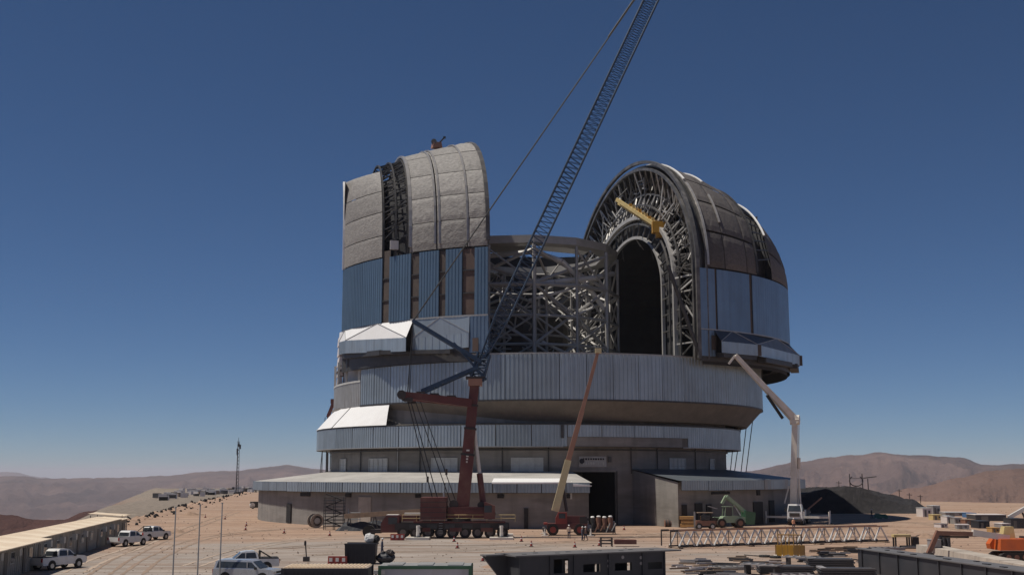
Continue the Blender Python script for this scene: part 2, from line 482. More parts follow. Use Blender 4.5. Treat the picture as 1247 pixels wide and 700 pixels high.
def hill_mat(name, a, b_, s):
    pm(name, a, b_, 0.95, 0, s, 1.0, s * 3, world=True, detail=10, bdist=0.12 / s, spec=0.1, c3=tuple(x * 0.6 for x in a), s3=s * 0.35)
hill_mat('hill_far', (0.075, 0.045, 0.038), (0.165, 0.105, 0.086), 0.0016)
hill_mat('hill_near', (0.19, 0.115, 0.085), (0.135, 0.082, 0.062), 0.002)
def ridge(name, label, pts, D, matn, drop=650, rough=1.0, seed=0.0, run=0.55):
    us = [p[0] for p in pts]
    def crest(u):
        if u <= us[0]: return pts[0][1]
        for (a, va), (b, vb) in zip(pts, pts[1:]):
            if u <= b:
                t = (u - a) / (b - a); t = t * t * (3 - 2 * t)
                return va + (vb - va) * t
        return pts[-1][1]
    nu, nv = 260, 46
    def fn(s, t):
        u = us[0] + (us[-1] - us[0]) * s
        top = PD(u, crest(u), D)
        if t <= 0.8:
            q = t / 0.8                                  # near slope, from foot to crest
            d = D * (1 - run * (1 - q))
            zc = -drop + (top.z + drop) * (q ** 1.25)
        else:
            q = (t - 0.8) / 0.2
            d = D * (1 + 0.25 * q)
            zc = top.z - (top.z + drop) * q * q
        x = top.x / D * d
        g = noise.ridged_multi_fractal(Vector((x / (D * 0.05) + seed, d / (D * 0.05), seed)), 0.9, 2.0, 6, 1.0, 2.0)
        amp = D * 0.012 * rough
        k = min(1.0, abs(t - 0.8) * 7) 
        g2 = fbm(x + seed * 999, d, 1 / (D * 0.008), 4)
        return (x, d, zc + (g - 1.1) * amp * (0.03 + k) + g2 * D * 0.0006)
    o = MB().grid(fn, nu, nv).build(name, matn, smooth=True)
    return tag(o, label, kind='structure')
ridge('hills', 'far mauve mountain ridge on the desert horizon behind the lattice mast',
      [(-260, 583), (-120, 580), (-20, 580), (18, 578.5), (60, 583), (110, 582), (160, 581), (200, 579), (250, 574), (285, 573), (330, 568), (352, 566), (385, 571), (430, 578), (520, 581), (640, 583)], 14000, 'hill_far', seed=2.0, rough=0.6)
hill_mat('hill_red', (0.085, 0.04, 0.033), (0.06, 0.03, 0.026), 0.006)
ridge('hills', 'dark red brown slope falling away behind the site offices',
      [(-260, 618), (-60, 624), (10, 626), (45, 633), (75, 632), (108, 622), (150, 617), (205, 612), (300, 612)], 1500, 'hill_red', drop=420, seed=15.0, rough=0.6)
ridge('hills', 'blue faint peak at the far end of the plain', [(-300, 578), (-100, 575), (-30, 577), (12, 574), (50, 581), (90, 588)], 30000, 'hill_far', seed=5.0, rough=0.25)
ridge('hills', 'broad mauve mountain beyond the concrete pump truck',
      [(780, 590), (860, 580), (905, 574), (975, 562), (1010, 556), (1040, 554), (1072, 551), (1110, 554), (1165, 556), (1200, 566), (1240, 564), (1300, 556), (1420, 560)], 9500, 'hill_far', seed=8.0)
ridge('hills', 'nearer brown desert slope beyond the parked vehicles',
      [(980, 625), (1060, 606), (1115, 594), (1170, 582), (1205, 573), (1250, 570), (1310, 562), (1450, 566)], 4200, 'hill_near', drop=420, seed=11.0, rough=0.8)

# ------------------------------------------------------------------ observatory: base building
BX, BY = 3.3, 240.0                    # axis of the concrete base
DX, DY = 7.2, 240.0                    # axis of the turning dome
TH = R(12)                             # slit direction
def alpha_u(cx, cy, rr, u, z=20.0, rot=0.0, lo=-95, hi=95):
    # angle on the near side of a cylinder that shows at image column u
    best = None
    k = lo
    while k <= hi:
        a = R(k)
        x, y = rr * math.sin(a), -rr * math.cos(a)
        X = cx + x * math.cos(rot) - y * math.sin(rot); Y = cy + x * math.sin(rot) + y * math.cos(rot)
        e = abs(UV((X, Y, z))[0] - u)
        if best is None or e < best[0]: best = (e, a)
        k += 0.1
    return best[1]
def bA(u, rr=42.6, z=15): return alpha_u(BX, BY, rr, u, z)

base = thing('observatory_base', 'round concrete base building with metal ring below the telescope dome', 'building', (BX, BY, 0))
RW, RR = 39.8, 42.6
dA0, dA1 = bA(693, RW, 4), bA(750, RW, 4)
mb = MB()
mb.ring(RW, 0, RW, 9.0, dA1, 2 * PI + dA0, 96)
mb.ring(RW, 9.0, RW, 21.0, 0, 2 * PI, 120)
mb.build('wall', 'concrete', base, True)
# pour joints stand a little proud of the wall
for z in (2.4, 4.8, 7.2):
    MB().ring(RW + 0.05, z, RW + 0.05, z + 0.12, dA1 + 0.02, 2 * PI + dA0 - 0.02, 96).build('pour_joint', 'concrete', base)
MB().ring(RW + 0.05, 9.6, RW + 0.05, 9.72).build('pour_joint', 'concrete', base)
MB().ring(RW + 0.05, 11.9, RW + 0.05, 12.05).build('pour_joint', 'concrete', base)
# great door: deep dark hall behind it
def apt(a, r, z): return (r * math.sin(a), -r * math.cos(a), z)
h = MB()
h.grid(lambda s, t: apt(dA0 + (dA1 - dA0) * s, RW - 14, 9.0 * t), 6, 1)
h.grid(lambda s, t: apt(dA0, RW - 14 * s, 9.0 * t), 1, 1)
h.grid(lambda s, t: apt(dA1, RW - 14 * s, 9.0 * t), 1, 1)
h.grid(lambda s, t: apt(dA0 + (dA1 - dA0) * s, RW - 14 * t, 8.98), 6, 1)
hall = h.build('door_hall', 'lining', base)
for a in (dA0, dA1):
    MB().tube(apt(a, RW + 0.1, 0), apt(a, RW + 0.1, 9.0), 0.28, 6).build('door_jamb', 'dark_steel', base)
MB().bar(apt(dA0, RW + 0.1, 9.1), apt(dA1, RW + 0.1, 9.1), 0.5, 0.5).build('door_lintel', 'concrete', base)
for k in range(5):
    a = dA0 + (dA1 - dA0) * (0.15 + 0.17 * k)
    MB().bar(apt(a, RW - 12, 0), apt(a, RW - 12, 8.5), 0.4).build('hall_column', 'arch_steel', base)
for z in (3.2, 6.0): MB().bar(apt(dA0 + 0.01, RW - 11.6, z), apt(dA1 - 0.01, RW - 11.6, z), 0.3).build('hall_beam', 'arch_steel', base)
for u in (440, 485, 512, 575, 612, 668, 768, 800, 846):
    a = bA(u, RW, 11)
    MB().tube(apt(a, RW + 0.18, 8.6), apt(a, RW + 0.18, 13.0), 0.1, 6).build('downpipe', 'sheet_grey' if u % 2 else 'dark_steel', base)
for za in (12.5,):
    MB().ring(RW + 0.35, za, RW + 0.35, za + 0.22).ring(RW + 0.05, za, RW + 0.35, za).build('cable_tray', 'dark_steel', base)
# lower ring with corrugated fascia
ringp = MB()
ringp.ring(RW, 13.1, RR, 13.1); ringp.ring(RR - 0.2, 13.1, RR - 0.2, 16.75)
ringp.ring(RR - 0.2, 16.75, RW, 17.2)
lower = ringp.build('lower_ring', 'soffit', base)
NP = 44
cutA0, cutA1 = bA(686, RR), bA(831, RR)
for i in range(NP):
    a0, a1 = 2 * PI * i / NP - PI, 2 * PI * (i + 1) / NP - PI
    z0 = 13.15
    mid = (a0 + a1) / 2
    if cutA0 < mid < cutA1: z0 = 14.75
    MB().corrugated(RR, a0 + 0.0015, a1 - 0.0015, z0, 16.8, 0.62, 0.09).build('cladding_panel', 'clad', lower)
MB().ring(RR + 0.12, 13.0, RR + 0.12, 13.16, -PI, cutA0).build('edge_trim', 'sheet_grey', base)
MB().ring(RR + 0.12, 13.0, RR + 0.12, 13.16, cutA1, PI).build('edge_trim', 'sheet_grey', base)
MB().ring(RR + 0.13, 16.72, RR + 0.13, 16.95).build('edge_trim', 'dark_steel', base)
MB().ring(RR - 0.1, 13.12, RR - 0.1, 14.7, cutA0, cutA1, 20).build('fascia_beam', 'concrete', base)
p = bA(685, RR)
MB().box((0, 0, 0), (0.5, 0.3, 2.2)).build('drain_box', 'dark_steel', base).location = apt(p, RR + 0.15, 15.6)
# windows
def window(u0, u1, z0, z1, n):
    a0, a1 = bA(u0, RW, 10), bA(u1, RW, 10)
    f = MB()
    r0 = RW + 0.16
    for za, zb in ((z0, z0 + 0.14), (z1 - 0.14, z1)):
        f.bar(apt(a0, r0, (za + zb) / 2), apt(a1, r0, (za + zb) / 2), 0.2, 0.14)
    fr = f.build('window', 'window_white', base)
    for k in range(n):
        b0, b1 = a0 + (a1 - a0) * k / n, a0 + (a1 - a0) * (k + 1) / n
        MB().grid(lambda s, t: apt(b0 + 0.001 + (b1 - b0 - 0.002) * s, RW + 0.1, z0 + 0.13 + (z1 - z0 - 0.26) * t), 3, 1).build('pane', 'window_white', fr)
        MB().bar(apt(b0, r0, z0), apt(b0, r0, z1), 0.16, 0.2).build('mullion', 'window_white', fr)
        MB().bar(apt((b0 + b1) / 2, RW + 0.13, z0 + 0.1), apt((b0 + b1) / 2, RW + 0.13, z1 - 0.1), 0.05, 0.08).build('mullion', 'sheet_grey', fr)
    MB().bar(apt(a1, r0, z0), apt(a1, r0, z1), 0.16, 0.2).build('mullion', 'window_white', fr)
    MB().bar(apt((a0), RW + 0.13, (z0 + z1) / 2), apt((a1), RW + 0.13, (z0 + z1) / 2), 0.08, 0.06).build('transom', 'sheet_grey', fr)
for u0, u1, n in ((415, 422, 1), (450, 472, 2), (526, 557, 2), (623, 661, 2), (815, 834, 2), (864, 869, 1)):
    window(u0, u1, 8.5 if u0 > 440 else 9.0, 11.3, n)
# wall sign over the door: pale plate with two rows of marks, too far to read
a0, a1 = bA(705, RW, 10), bA(738, RW, 10)
sg = MB().grid(lambda s, t: apt(a0 + (a1 - a0) * s, RW + 0.12, 9.75 + 1.75 * t), 6, 1).build('sign', 'sheet_grey', base)
for k in range(9):
    for row in (0, 1):
        if random.random() < 0.8:
            b = a0 + (a1 - a0) * (0.16 + 0.09 * k)
            MB().box((0, 0, 0), (0.22 + 0.14 * random.random(), 0.04, 0.3 if row else 0.5)).build('sign_mark', 'navy' if row else 'window_white', sg).location = apt(b, RW + 0.2, 11.05 - 0.75 * (1 - row))
MB().tube(apt(a0 + 0.012, RW + 0.2, 10.7), apt(a0 + 0.012, RW + 0.26, 10.7), 0.45, 10).build('sign_mark', 'navy', sg)
MB().box(apt(bA(742, RW, 10), RW + 0.2, 11.0), (0.5, 0.4, 0.9)).build('wall_lamp', 'dark_steel', base)

# ------------------------------------------------------------------ turning drum under the dome
RD, Z0, Z1 = 43.3, 20.8, 28.8
drum = thing('dome_drum', 'wide corrugated grey metal drum that carries the open dome halves', 'drum', (DX, DY, 0))
def dA(u, rr=RD, z=25): return alpha_u(DX, DY, rr, u, z)
aL = dA(439.5)
body = MB()
body.ring(RD - 0.3, Z0, RD - 0.3, Z1 - 0.2, aL, 2 * PI - 2.3)
body.ring(RD - 0.3, Z0, RD - 0.3, 25.2, -2.3, aL, 30)
body.build('drum_wall', 'dark_steel', drum)
sf = MB()
sf.ring(RD - 0.1, Z0, 40.2, 17.5, dA(452), 2 * PI - 2.2)
sf.ring(40.2, 17.5, 38.5, 17.5, dA(452), 2 * PI - 2.2)
sf.build('soffit', 'soffit', drum, True)
MB().ring(RD - 0.3, Z1 - 0.2, 24, Z1 - 0.4).ring(24, Z1 - 0.4, 0.5, Z1 - 0.4).build('deck', 'gate_grey', drum)
nP = 46
for i in range(nP):
    a0, a1 = aL + (2 * PI - 2.3 - aL) * i / nP, aL + (2 * PI - 2.3 - aL) * (i + 1) / nP
    MB().corrugated(RD, a0 + 0.001, a1 - 0.001, Z0, Z1 + random.uniform(-0.02, 0.02), 0.72, 0.11).build('cladding_panel', 'clad', drum)
for i in range(8):
    a0, a1 = aL - (aL + 2.3) * i / 8, aL - (aL + 2.3) * (i + 1) / 8
    MB().corrugated(RD, a1 + 0.001, a0 - 0.001, Z0, 25.3, 0.72, 0.08).build('cladding_panel', 'sheet_grey', drum)
MB().ring(RD + 0.16, 25.25, RD + 0.16, 25.6, -2.3, aL, 20).build('sill_beam', 'window_white', drum)
MB().ring(RD - 1.6, 25.3, RD - 1.6, 30.2, -2.3, aL + 0.05, 20).build('inner_wall', 'window_white', drum)
MB().ring(RD + 0.2, Z1 - 0.15, RD + 0.2, Z1 + 0.1, aL, 2 * PI - 2.3).build('rim_trim', 'sheet_grey', drum)
MB().ring(RD + 0.14, Z0 - 0.1, RD + 0.14, Z0 + 0.2, aL, 2 * PI - 2.3).build('rim_trim', 'dark_steel', drum)
for a in (aL - 0.02, aL - 0.16, aL - 0.3, aL - 0.5, aL - 0.7):
    MB().bar(apt(a, RD - 0.1, 25.5), apt(a, RD - 0.1, 30.0), 0.4).build('post', 'window_white', drum)
# dark rear screen closing the slit behind the telescope
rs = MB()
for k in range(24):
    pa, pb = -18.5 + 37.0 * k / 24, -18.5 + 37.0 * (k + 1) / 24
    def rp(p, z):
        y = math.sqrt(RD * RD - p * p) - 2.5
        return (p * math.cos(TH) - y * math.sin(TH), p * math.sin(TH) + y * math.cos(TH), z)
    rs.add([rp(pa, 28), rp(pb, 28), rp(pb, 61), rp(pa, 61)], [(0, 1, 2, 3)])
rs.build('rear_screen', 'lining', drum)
# sloping roof sheets, sun glare put into their white, on the sunny flank, from the drum down to the lower ring
def rl(a, t):
    top = Vector(apt(a, RD + 0.05, Z0 - 0.05))
    ba = a
    bot = Vector((RR * math.sin(ba) + BX - DX, -RR * math.cos(ba), 17.0))
    d = Vector((math.sin(ba), -math.cos(ba), 0))
    bot = bot + d * 0.25
    return top.lerp(bot, t)
aS = [dA(497), dA(431, RR, 17), -R(88), -R(112), -R(136)]
for i in range(4):
    a0, a1 = aS[i], aS[i + 1]
    def fn(s, t, a0=a0, a1=a1):
        a = a0 + (a1 - a0) * (0.012 + 0.976 * s)
        q = t
        if i == 0: q = t * 1.0
        return rl(a - (0.10 * (1 - t) * (1 - s) if i == 0 else 0), q)
    MB().grid(fn, 4, 2).build('roof_sheet', 'clad_white', drum)

# ------------------------------------------------------------------ annex ring
RA = 54.0
annex_mat = 'concrete'
def annex(label, a0, a1, wall_r, zi, zo, fas_pan, hood):
    an = thing('annex_building', label, 'building', (BX, BY, 0))
    n = max(12, int((a1 - a0) / R(2)))
    w_ = MB().ring(wall_r, 0, wall_r, zo - 0.2, a0, a1, n)
    for a in (a0, a1):
        w_.grid(lambda s, t: apt(a, wall_r - (wall_r - RW) * s, (zo - 0.2 + (zi - zo) * s) * t), 6, 1)
    w_.build('wall', 'concrete', an, False)
    MB().ring(RA + 0.7, zo + 0.05, RW - 0.1, zi, a0 - 0.006, a1 + 0.006, n).ring(RA + 0.7, zo - 0.02, wall_r, zo - 0.3, a0, a1, n).build('roof', 'roof_grey' if hood else 'skirt_mid', an)  # without the hood the roof is darker, its shadow put into the colour
    fas = MB().ring(RA + 0.6, zo - 1.55, RA + 0.6, zo + 0.02, a0, a1, n).build('fascia', 'dark_steel', an)
    k = fas_pan
    for i in range(k):
        b0, b1 = a0 + (a1 - a0) * i / k, a0 + (a1 - a0) * (i + 1) / k
        MB().corrugated(RA + 0.68, b0 + 0.0012, b1 - 0.0012, zo - 1.5 + random.uniform(-0.03, 0.03), zo + 0.1, 0.5, 0.07).build('cladding_panel', 'clad', fas)
    return an
pm('roof_grey', (0.40, 0.385, 0.36), (0.32, 0.305, 0.285), 0.8, 0.0, 0.5, 0.2, 3, c3=(0.44, 0.42, 0.39), s3=0.1)
aE = bA(716, 53, 4)
an1 = annex('low curved concrete annex with metal eaves behind the red crane', -R(128), aE, 53.6, 9.0, 7.1, 34, True)
aR0, aR1 = bA(823, 53, 4), R(118)
an2 = annex('low shaded concrete annex behind the green loader and pump truck', aR0, aR1, 53.6, 9.4, 7.4, 16, False)
# bright eaves sheet with its end hood
e0, e1 = bA(600, 54, 7), bA(683, 54, 7)
MB().ring(RA + 0.85, 7.25, RA - 1.6, 7.85, e0, e1, 8).ring(RA + 0.85, 7.25, RA + 0.85, 7.0, e0, e1, 8).build('eaves_sheet', 'clad_white', an1)
h0, h1 = bA(697, 54, 7), bA(719, 54, 7)
MB().grid(lambda s, t: apt(h0 + (h1 - h0) * s, RA + 0.9 - 2.2 * t, 7.0 + 0.45 * t * (1 - s) - 0.25 * s), 4, 2).grid(lambda s, t: apt(h0 + (h1 - h0) * s, RA + 0.9, 6.6 + 0.4 * t + 0.0 * s - 0.25 * s * t), 4, 1).build('end_hood', 'clad_white', an1)
def on_wall(par, u0, u1, z0, z1, mat, name, rr=53.6, proud=0.08):
    a0, a1 = bA(u0, rr, (z0 + z1) / 2), bA(u1, rr, (z0 + z1) / 2)
    c0, c1 = Vector(apt(a0, rr + proud, z0)), Vector(apt(a1, rr + proud, z0))
    mid = (c0 + c1) / 2
    o = MB().box((0, 0, (z1 - z0) / 2), ((c1 - c0).length, 0.3, z1 - z0)).build(name, mat, par)
    o.location = mid
    o.rotation_euler = (0, 0, math.atan2((c1 - c0).y, (c1 - c0).x))
    return o
for u0, u1, z0, z1 in ((350, 355, 0.15, 3.4), (638, 643.5, 0.0, 3.2)):
    d = on_wall(an1, u0, u1, z0, z1, 'black', 'door')
for u0, u1 in ((367, 378), (421, 428), (506, 513), (606, 614), (690, 694.5)):
    on_wall(an1, u0, u1, 4.75, 5.35, 'black', 'vent')
for u0, u1 in ((603, 613), (654, 668)):
    on_wall(an1, u0, u1, 1.2, 2.5, 'mustard', 'wall_stain') if False else None
on_wall(an1, 694.5, 696.5, 4.6, 5.8, 'window_white', 'wall_lamp')
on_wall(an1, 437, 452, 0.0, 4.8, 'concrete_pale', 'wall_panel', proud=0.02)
for u0, u1, z0, z1 in ((830, 836, 0, 3.6), (846, 855, 0, 3.8), (860, 866, 0, 3.6), (917, 928, 0, 3.8), (936, 942, 0.3, 4)):
    on_wall(an2, u0, u1, z0, z1, 'black', 'door')
for u0, u1 in ((921, 924.5),):
    on_wall(an2, u0, u1, 4.9, 6.1, 'black', 'vent')
on_wall(an2, 866, 888, 5.2, 5.6, 'black', 'vent')
on_wall(an2, 930, 958, 5.9, 7.6, 'sheet_grey', 'parapet_panel', rr=54.6)

# ------------------------------------------------------------------ dome halves
# local frame: x across the slit, -y towards the viewer along the slit
RH = 44.0
def cyl(a, r, z, cx=0.0): return (cx + r * math.sin(a), -r * math.cos(a), z)
def wrinkle(x, y, z, s=0.95): return noise.noise(Vector((x * s, y * s, z * s))) + 0.5 * noise.noise(Vector((x * s * 3, y * s * 3, z * s * 3)))

# --- half beside the red crane -------------------------------------------------
left = thing('dome_shell', 'dome half clad in pale quilted panels with a dark open strip, above the red crane', 'dome', (DX, DY, 0), TH)
def lA(u, z=40): return alpha_u(DX, DY, RH, u, z, TH)
ZL0, ZLC = 35.4, 47.4
NL = 2.5
def lsurf(p, phi, off=0.0):
    a0 = math.sqrt(max(0.0, RH * RH - p * p))
    b = 26.4 - 0.22 * (-18 - p if p < -18 else 0)
    c, s = math.cos(phi), math.sin(phi)
    y = -(a0 + off) * math.copysign(abs(c) ** (2 / NL), c)
    z = ZLC + (b + off) * abs(s) ** (2 / NL)
    return (p, y, z)
def lphi_z(p, z):                       # parameter at which the surface reaches height z
    b = 26.4 - 0.22 * (-18 - p if p < -18 else 0)
    t = min(1.0, max(0.0, (z - ZLC) / b))
    return math.asin(min(1.0, t ** (NL / 2)))
P_OUT, P_IN = RH * math.sin(lA(416.5)), RH * math.sin(lA(594.5))
pg0, pg1 = RH * math.sin(lA(466, 55)), RH * math.sin(lA(500, 55))
# panels and dark column strips of the upright part
edges = [416.5, 465, 473.5, 500, 510, 534.5, 542.5, 563, 578, 594.5]
kinds = ['P', 'S', 'P', 'S', 'P', 'S', 'P', 'B', 'P']
for i, k in enumerate(kinds):
    a0, a1 = lA(edges[i]), lA(edges[i + 1])
    if k == 'P':
        n = max(1, int(round((a1 - a0) * RH / 3.2)))
        for j in range(n):
            b0, b1 = a0 + (a1 - a0) * j / n, a0 + (a1 - a0) * (j + 1) / n
            MB().corrugated(RH, b0, b1 - 0.0006, ZL0, ZLC - 0.1, 0.62, 0.08).build('cladding_panel', 'clad_blue', left)
    else:
        MB().ring(RH - 0.25, ZL0, RH - 0.25, ZLC + (1.2 if k == 'S' and i == 1 else -0.2), a0, a1, 4).build('column_strip', 'column_strip' if k == 'S' else 'column_strip_brown', left)
        for zz in ((ZL0 + 4), (ZL0 + 8)):
            MB().bar(cyl(a0, RH - 0.15, zz), cyl(a1, RH - 0.15, zz), 0.2, 0.2).build('cross_rail', 'dark_steel', left)
rear0, rear1 = -PI - math.asin((P_OUT + 3.0) / RH), -PI - math.asin(P_IN / RH)
for j in range(10):
    b0, b1 = rear0 + (rear1 - rear0) * j / 10, rear0 + (rear1 - rear0) * (j + 1) / 10
    lo_, hi_ = min(b0, b1), max(b0, b1)
    MB().corrugated(RH, lo_, hi_ - 0.001, ZL0, ZLC - 0.1, 0.9, 0.08).build('cladding_panel', 'clad_blue', left)
# quilted panels of the crown
def quilt(par, surf, p0, p1, f0, f1, mat, nu=10, nv=10, amp=0.10, off=0.12):
    def fn(s, t):
        p = p0 + (p1 - p0) * s
        ph = f0(p) + (f1(p) - f0(p)) * t
        q = surf(p, ph, off)
        e = min(1.0, 6 * min(s, 1 - s, t, 1 - t))
        wq = wrinkle(*q) * amp * (0.4 + 0.6 * e) - (1 - e) * 0.14
        q2 = surf(p, ph, off + wq)
        return q2
    return MB().grid(fn, nu, nv).build('insulation_panel', mat, par, False)
g = 0.13
zrows = [47.5, 51.6, 56.2, 60.6]
# outer strip: one column, flat cut top
for i in range(4):
    z0 = zrows[i]; z1 = zrows[i + 1] if i < 3 else 65.6
    quilt(left, lsurf, P_OUT + 0.05, pg0, lambda p, z=z0: lphi_z(p, z + 0.05), lambda p, z=z1: lphi_z(p, z - 0.1), 'insulation', 20, 14, 0.075)
    quilt(left, lsurf, P_OUT + 3.0, pg0, lambda p, z=z0: PI - lphi_z(p, z + 0.05), lambda p, z=z1: PI - lphi_z(p, z - 0.1), 'insulation', 6, 5, 0.1)
# inner strip: three columns running right over the crown
pc = [pg1, RH * math.sin(lA(533, 55)), RH * math.sin(lA(570, 55)), P_IN]
zr = [47.5, 52.6, 57.4, 62.2, 67.2]
for c in range(3):
    p0, p1 = pc[c] + 0.05, pc[c + 1] - 0.12
    for i in range(4):
        quilt(left, lsurf, p0, p1, lambda p, z=zr[i]: lphi_z(p, z + 0.06), lambda p, z=zr[i + 1]: lphi_z(p, z - 0.06), 'insulation', 20, 14, 0.075)
        quilt(left, lsurf, p0, p1, lambda p, z=zr[i]: PI - lphi_z(p, z + 0.06), lambda p, z=zr[i + 1]: PI - lphi_z(p, z - 0.06), 'insulation', 5, 4, 0.1)
    N5 = 5
    for i in range(N5):
        f = lambda p, k: lphi_z(p, zr[4]) + (PI - 2 * lphi_z(p, zr[4])) * k / N5
        quilt(left, lsurf, p0, p1, lambda p, i=i: f(p, i) + 0.006, lambda p, i=i: f(p, i + 1) - 0.006, 'insulation', 10, 8, 0.1)
# raised seam battens
def batten(par, surf, p, f0, f1, mat='seam_metal', r=0.16, off=0.22, n=26):
    pts = [surf(p, f0 + (f1 - f0) * k / n, off) for k in range(n + 1)]
    m = MB()
    for a, b in zip(pts, pts[1:]): m.bar(a, b, r * 2, r * 1.4)
    return m.build('seam_batten', mat, par)
for p in (pc[0] + 0.02, pc[2] - 0.06, pc[1] - 0.35, pc[1] + 0.35):
    batten(left, lsurf, p, 0.02, PI - 0.02, r=0.17 if p != pc[0] + 0.02 else 0.28)
batten(left, lsurf, P_IN - 0.05, 0.02, PI - 0.02, 'arch_steel', 0.35, -0.1)
batten(left, lsurf, P_OUT + 0.1, 0.0, lphi_z(P_OUT + 0.1, 65.6), 'clad_white', 0.28, 0.05, 10)  # white here paints the sunlit cut edge of the shell
# side wall towards the sun, stepped scaffolding on it
aO = math.sqrt(RH * RH - P_OUT * P_OUT)
sw = MB()
sw.grid(lambda s, t: (P_OUT + 3.0 * s, -aO + 2 * aO * s, ZL0 + (65.2 - ZL0) * t), 12, 10)
sw.build('side_wall', 'insulation', left)
# inner lining keeps the half opaque
li = MB()
def lin(s, t):
    p = P_OUT + 3.1 + (P_IN - P_OUT - 3.3) * s
    a0 = math.sqrt(RH * RH - p * p)
    zt = 64.5 if p < pg1 else 999
    q = lsurf(p, PI * t, -2.6 if pg0 < p < pg1 else -0.5)
    return (q[0], q[1], min(q[2], zt))
li.grid(lin, 30, 40)
li.grid(lambda s, t: (P_OUT + 0.3 + (P_IN - P_OUT - 0.5) * s, -math.sqrt(RH * RH - (P_OUT + 0.3 + (P_IN - P_OUT - 0.5) * s) ** 2) + 0.6, 27.5 + (ZLC - 27.5) * t), 24, 1)
li.grid(lambda s, t: (P_OUT + 3.6 + (P_IN - P_OUT - 3.8) * s, math.sqrt(RH * RH - (P_OUT + 3.6 + (P_IN - P_OUT - 3.8) * s) ** 2) - 0.6, 27.5 + (ZLC - 27.5) * t), 24, 1)
li.build('inner_lining', 'lining', left)
# trusses showing in the open strip
for off in (-0.3, -1.8):
    for p in (pg0 + 0.25, pg1 - 0.25, (pg0 + pg1) / 2):
        pts = [lsurf(p, PI * k / 30, off) for k in range(31)]
        m = MB()
        for a, b in zip(pts, pts[1:]): m.bar(a, b, 0.3, 0.3)
        m.build('rib', 'dark_steel', left)
for k in range(1, 22):
    ph = 0.02 + 0.075 * k
    a, b = lsurf(pg0 + 0.2, ph, -0.6), lsurf(pg1 - 0.2, ph + 0.05, -0.6)
    c = lsurf(pg1 - 0.2, ph + 0.16, -1.4)
    if k % 2 == 0: MB().bar(a, b, 0.2).build('brace', 'dark_steel', left)
    if k % 2: MB().bar(a, c, 0.18).build('brace', 'dark_steel', left)
    MB().bar(lsurf(pg0 + 0.2, ph, -1.8), lsurf(pg1 - 0.2, ph, -0.3), 0.14).build('brace', 'arch_steel' if k % 4 == 0 else 'dark_steel', left)
q = lsurf((pg0 + pg1) / 2 - 0.3, 0.06, 0.2)
MB().box((q[0], q[1], 49.3), (1.5, 0.5, 1.6)).build('equipment_box', 'scope_pale', left)
# edge truss along the slit
for ph in [0.06 * k for k in range(1, 52)]:
    MB().bar(lsurf(P_IN, ph, -0.3), lsurf(P_IN, ph + 0.09, -3.4), 0.25).build('brace', 'arch_steel', left)
pts = [lsurf(P_IN, PI * k / 40, -3.4) for k in range(41)]
m = MB()
for a, b in zip(pts, pts[1:]): m.bar(a, b, 0.5)
m.build('arch_chord', 'arch_steel', left)
# skirt: folded roof sheets, upright band, dark gap below
def skirt(par, angs, rt, zt, rb_, zb_, zz_, cx, mat_of, band_mat):
    n = len(angs) - 1
    lst = lambda q: q if isinstance(q, list) else [q] * (n + 1)
    rb_, zb_, zz_ = lst(rb_), lst(zb_), lst(zz_)
    for i in range(n):
        a0, a1 = angs[i], angs[i + 1]
        am = (a0 + a1) / 2
        b0, b1 = cyl(a0, rb_[i], zb_[i], cx), cyl(a1, rb_[i + 1], zb_[i + 1], cx)
        h0, h1 = zb_[i] - zz_[i], zb_[i + 1] - zz_[i + 1]
        t0, tm, t1 = cyl(a0, rt, zt, cx), cyl(am, rt, zt, cx), cyl(a1, rt, zt, cx)
        MB().add([b0, b1, tm], [(0, 1, 2)]).build('skirt_sheet', mat_of(i, 'up'), par)
        MB().add([b0, tm, t0], [(0, 1, 2)]).build('skirt_sheet', mat_of(i, 'left'), par)
        MB().add([b1, t1, tm], [(0, 1, 2)]).build('skirt_sheet', mat_of(i, 'right'), par)
        for q0, q1 in ((b0, tm), (tm, b1)):
            MB().bar(Vector(q0) + Vector((0, 0, .06)), Vector(q1) + Vector((0, 0, .06)), 0.12, 0.1).build('fold_trim', 'sheet_grey', par)
        c0, c1 = Vector(b0), Vector(b1)
        nn = 8
        vs, fs = [], []
        out = Vector((math.sin(am), -math.cos(am), 0))
        cols = []
        for k in range(nn):
            for t, dd in ((0, 0), (0.4, 0), (0.5, 0.07), (0.9, 0.07)):
                cols.append((c0.lerp(c1, (k + t) / nn) + out * dd))
        cols.append(c1)
        for kk, qq in enumerate(cols): vs += [qq, qq - Vector((0, 0, h0 + (h1 - h0) * kk / (len(cols) - 1)))]
        fs = [(2 * k, 2 * k + 1, 2 * k + 3, 2 * k + 2) for k in range(len(cols) - 1)]
        MB().add(vs, fs).build('skirt_panel', band_mat, par)
        MB().add([c0 - Vector((0, 0, h0)), c1 - Vector((0, 0, h1)), cyl(a1, rt - 2.0, zz_[i + 1] + 0.1, cx), cyl(a0, rt - 2.0, zz_[i] + 0.1, cx)], [(0, 1, 2, 3)]).build('skirt_soffit', 'dark_steel', par)
sA = [lA(503, 33), lA(428, 33), math.asin(P_OUT / RH) - 0.03][::-1]
def mo(i, w): return 'clad_white'
skirt(left, sA, RH, ZL0, [RH + 0.1, RH + 1.2, RH + 2.0], [33.5, 33.1, 32.0], [31.1, 30.7, 29.6], 0.0, mo, 'clad')
skirt(left, [lA(503, 33), lA(572, 33)], RH + 0.1, ZL0, [RH + 0.35, RH + 0.3], [32.0, 32.4], [29.6, 29.9], 0.0, lambda i, w: 'clad', 'clad')  # duller sheets than the sunny run, shade put into colour and slope
b0, b1 = lA(572, 33), lA(594.5, 33)
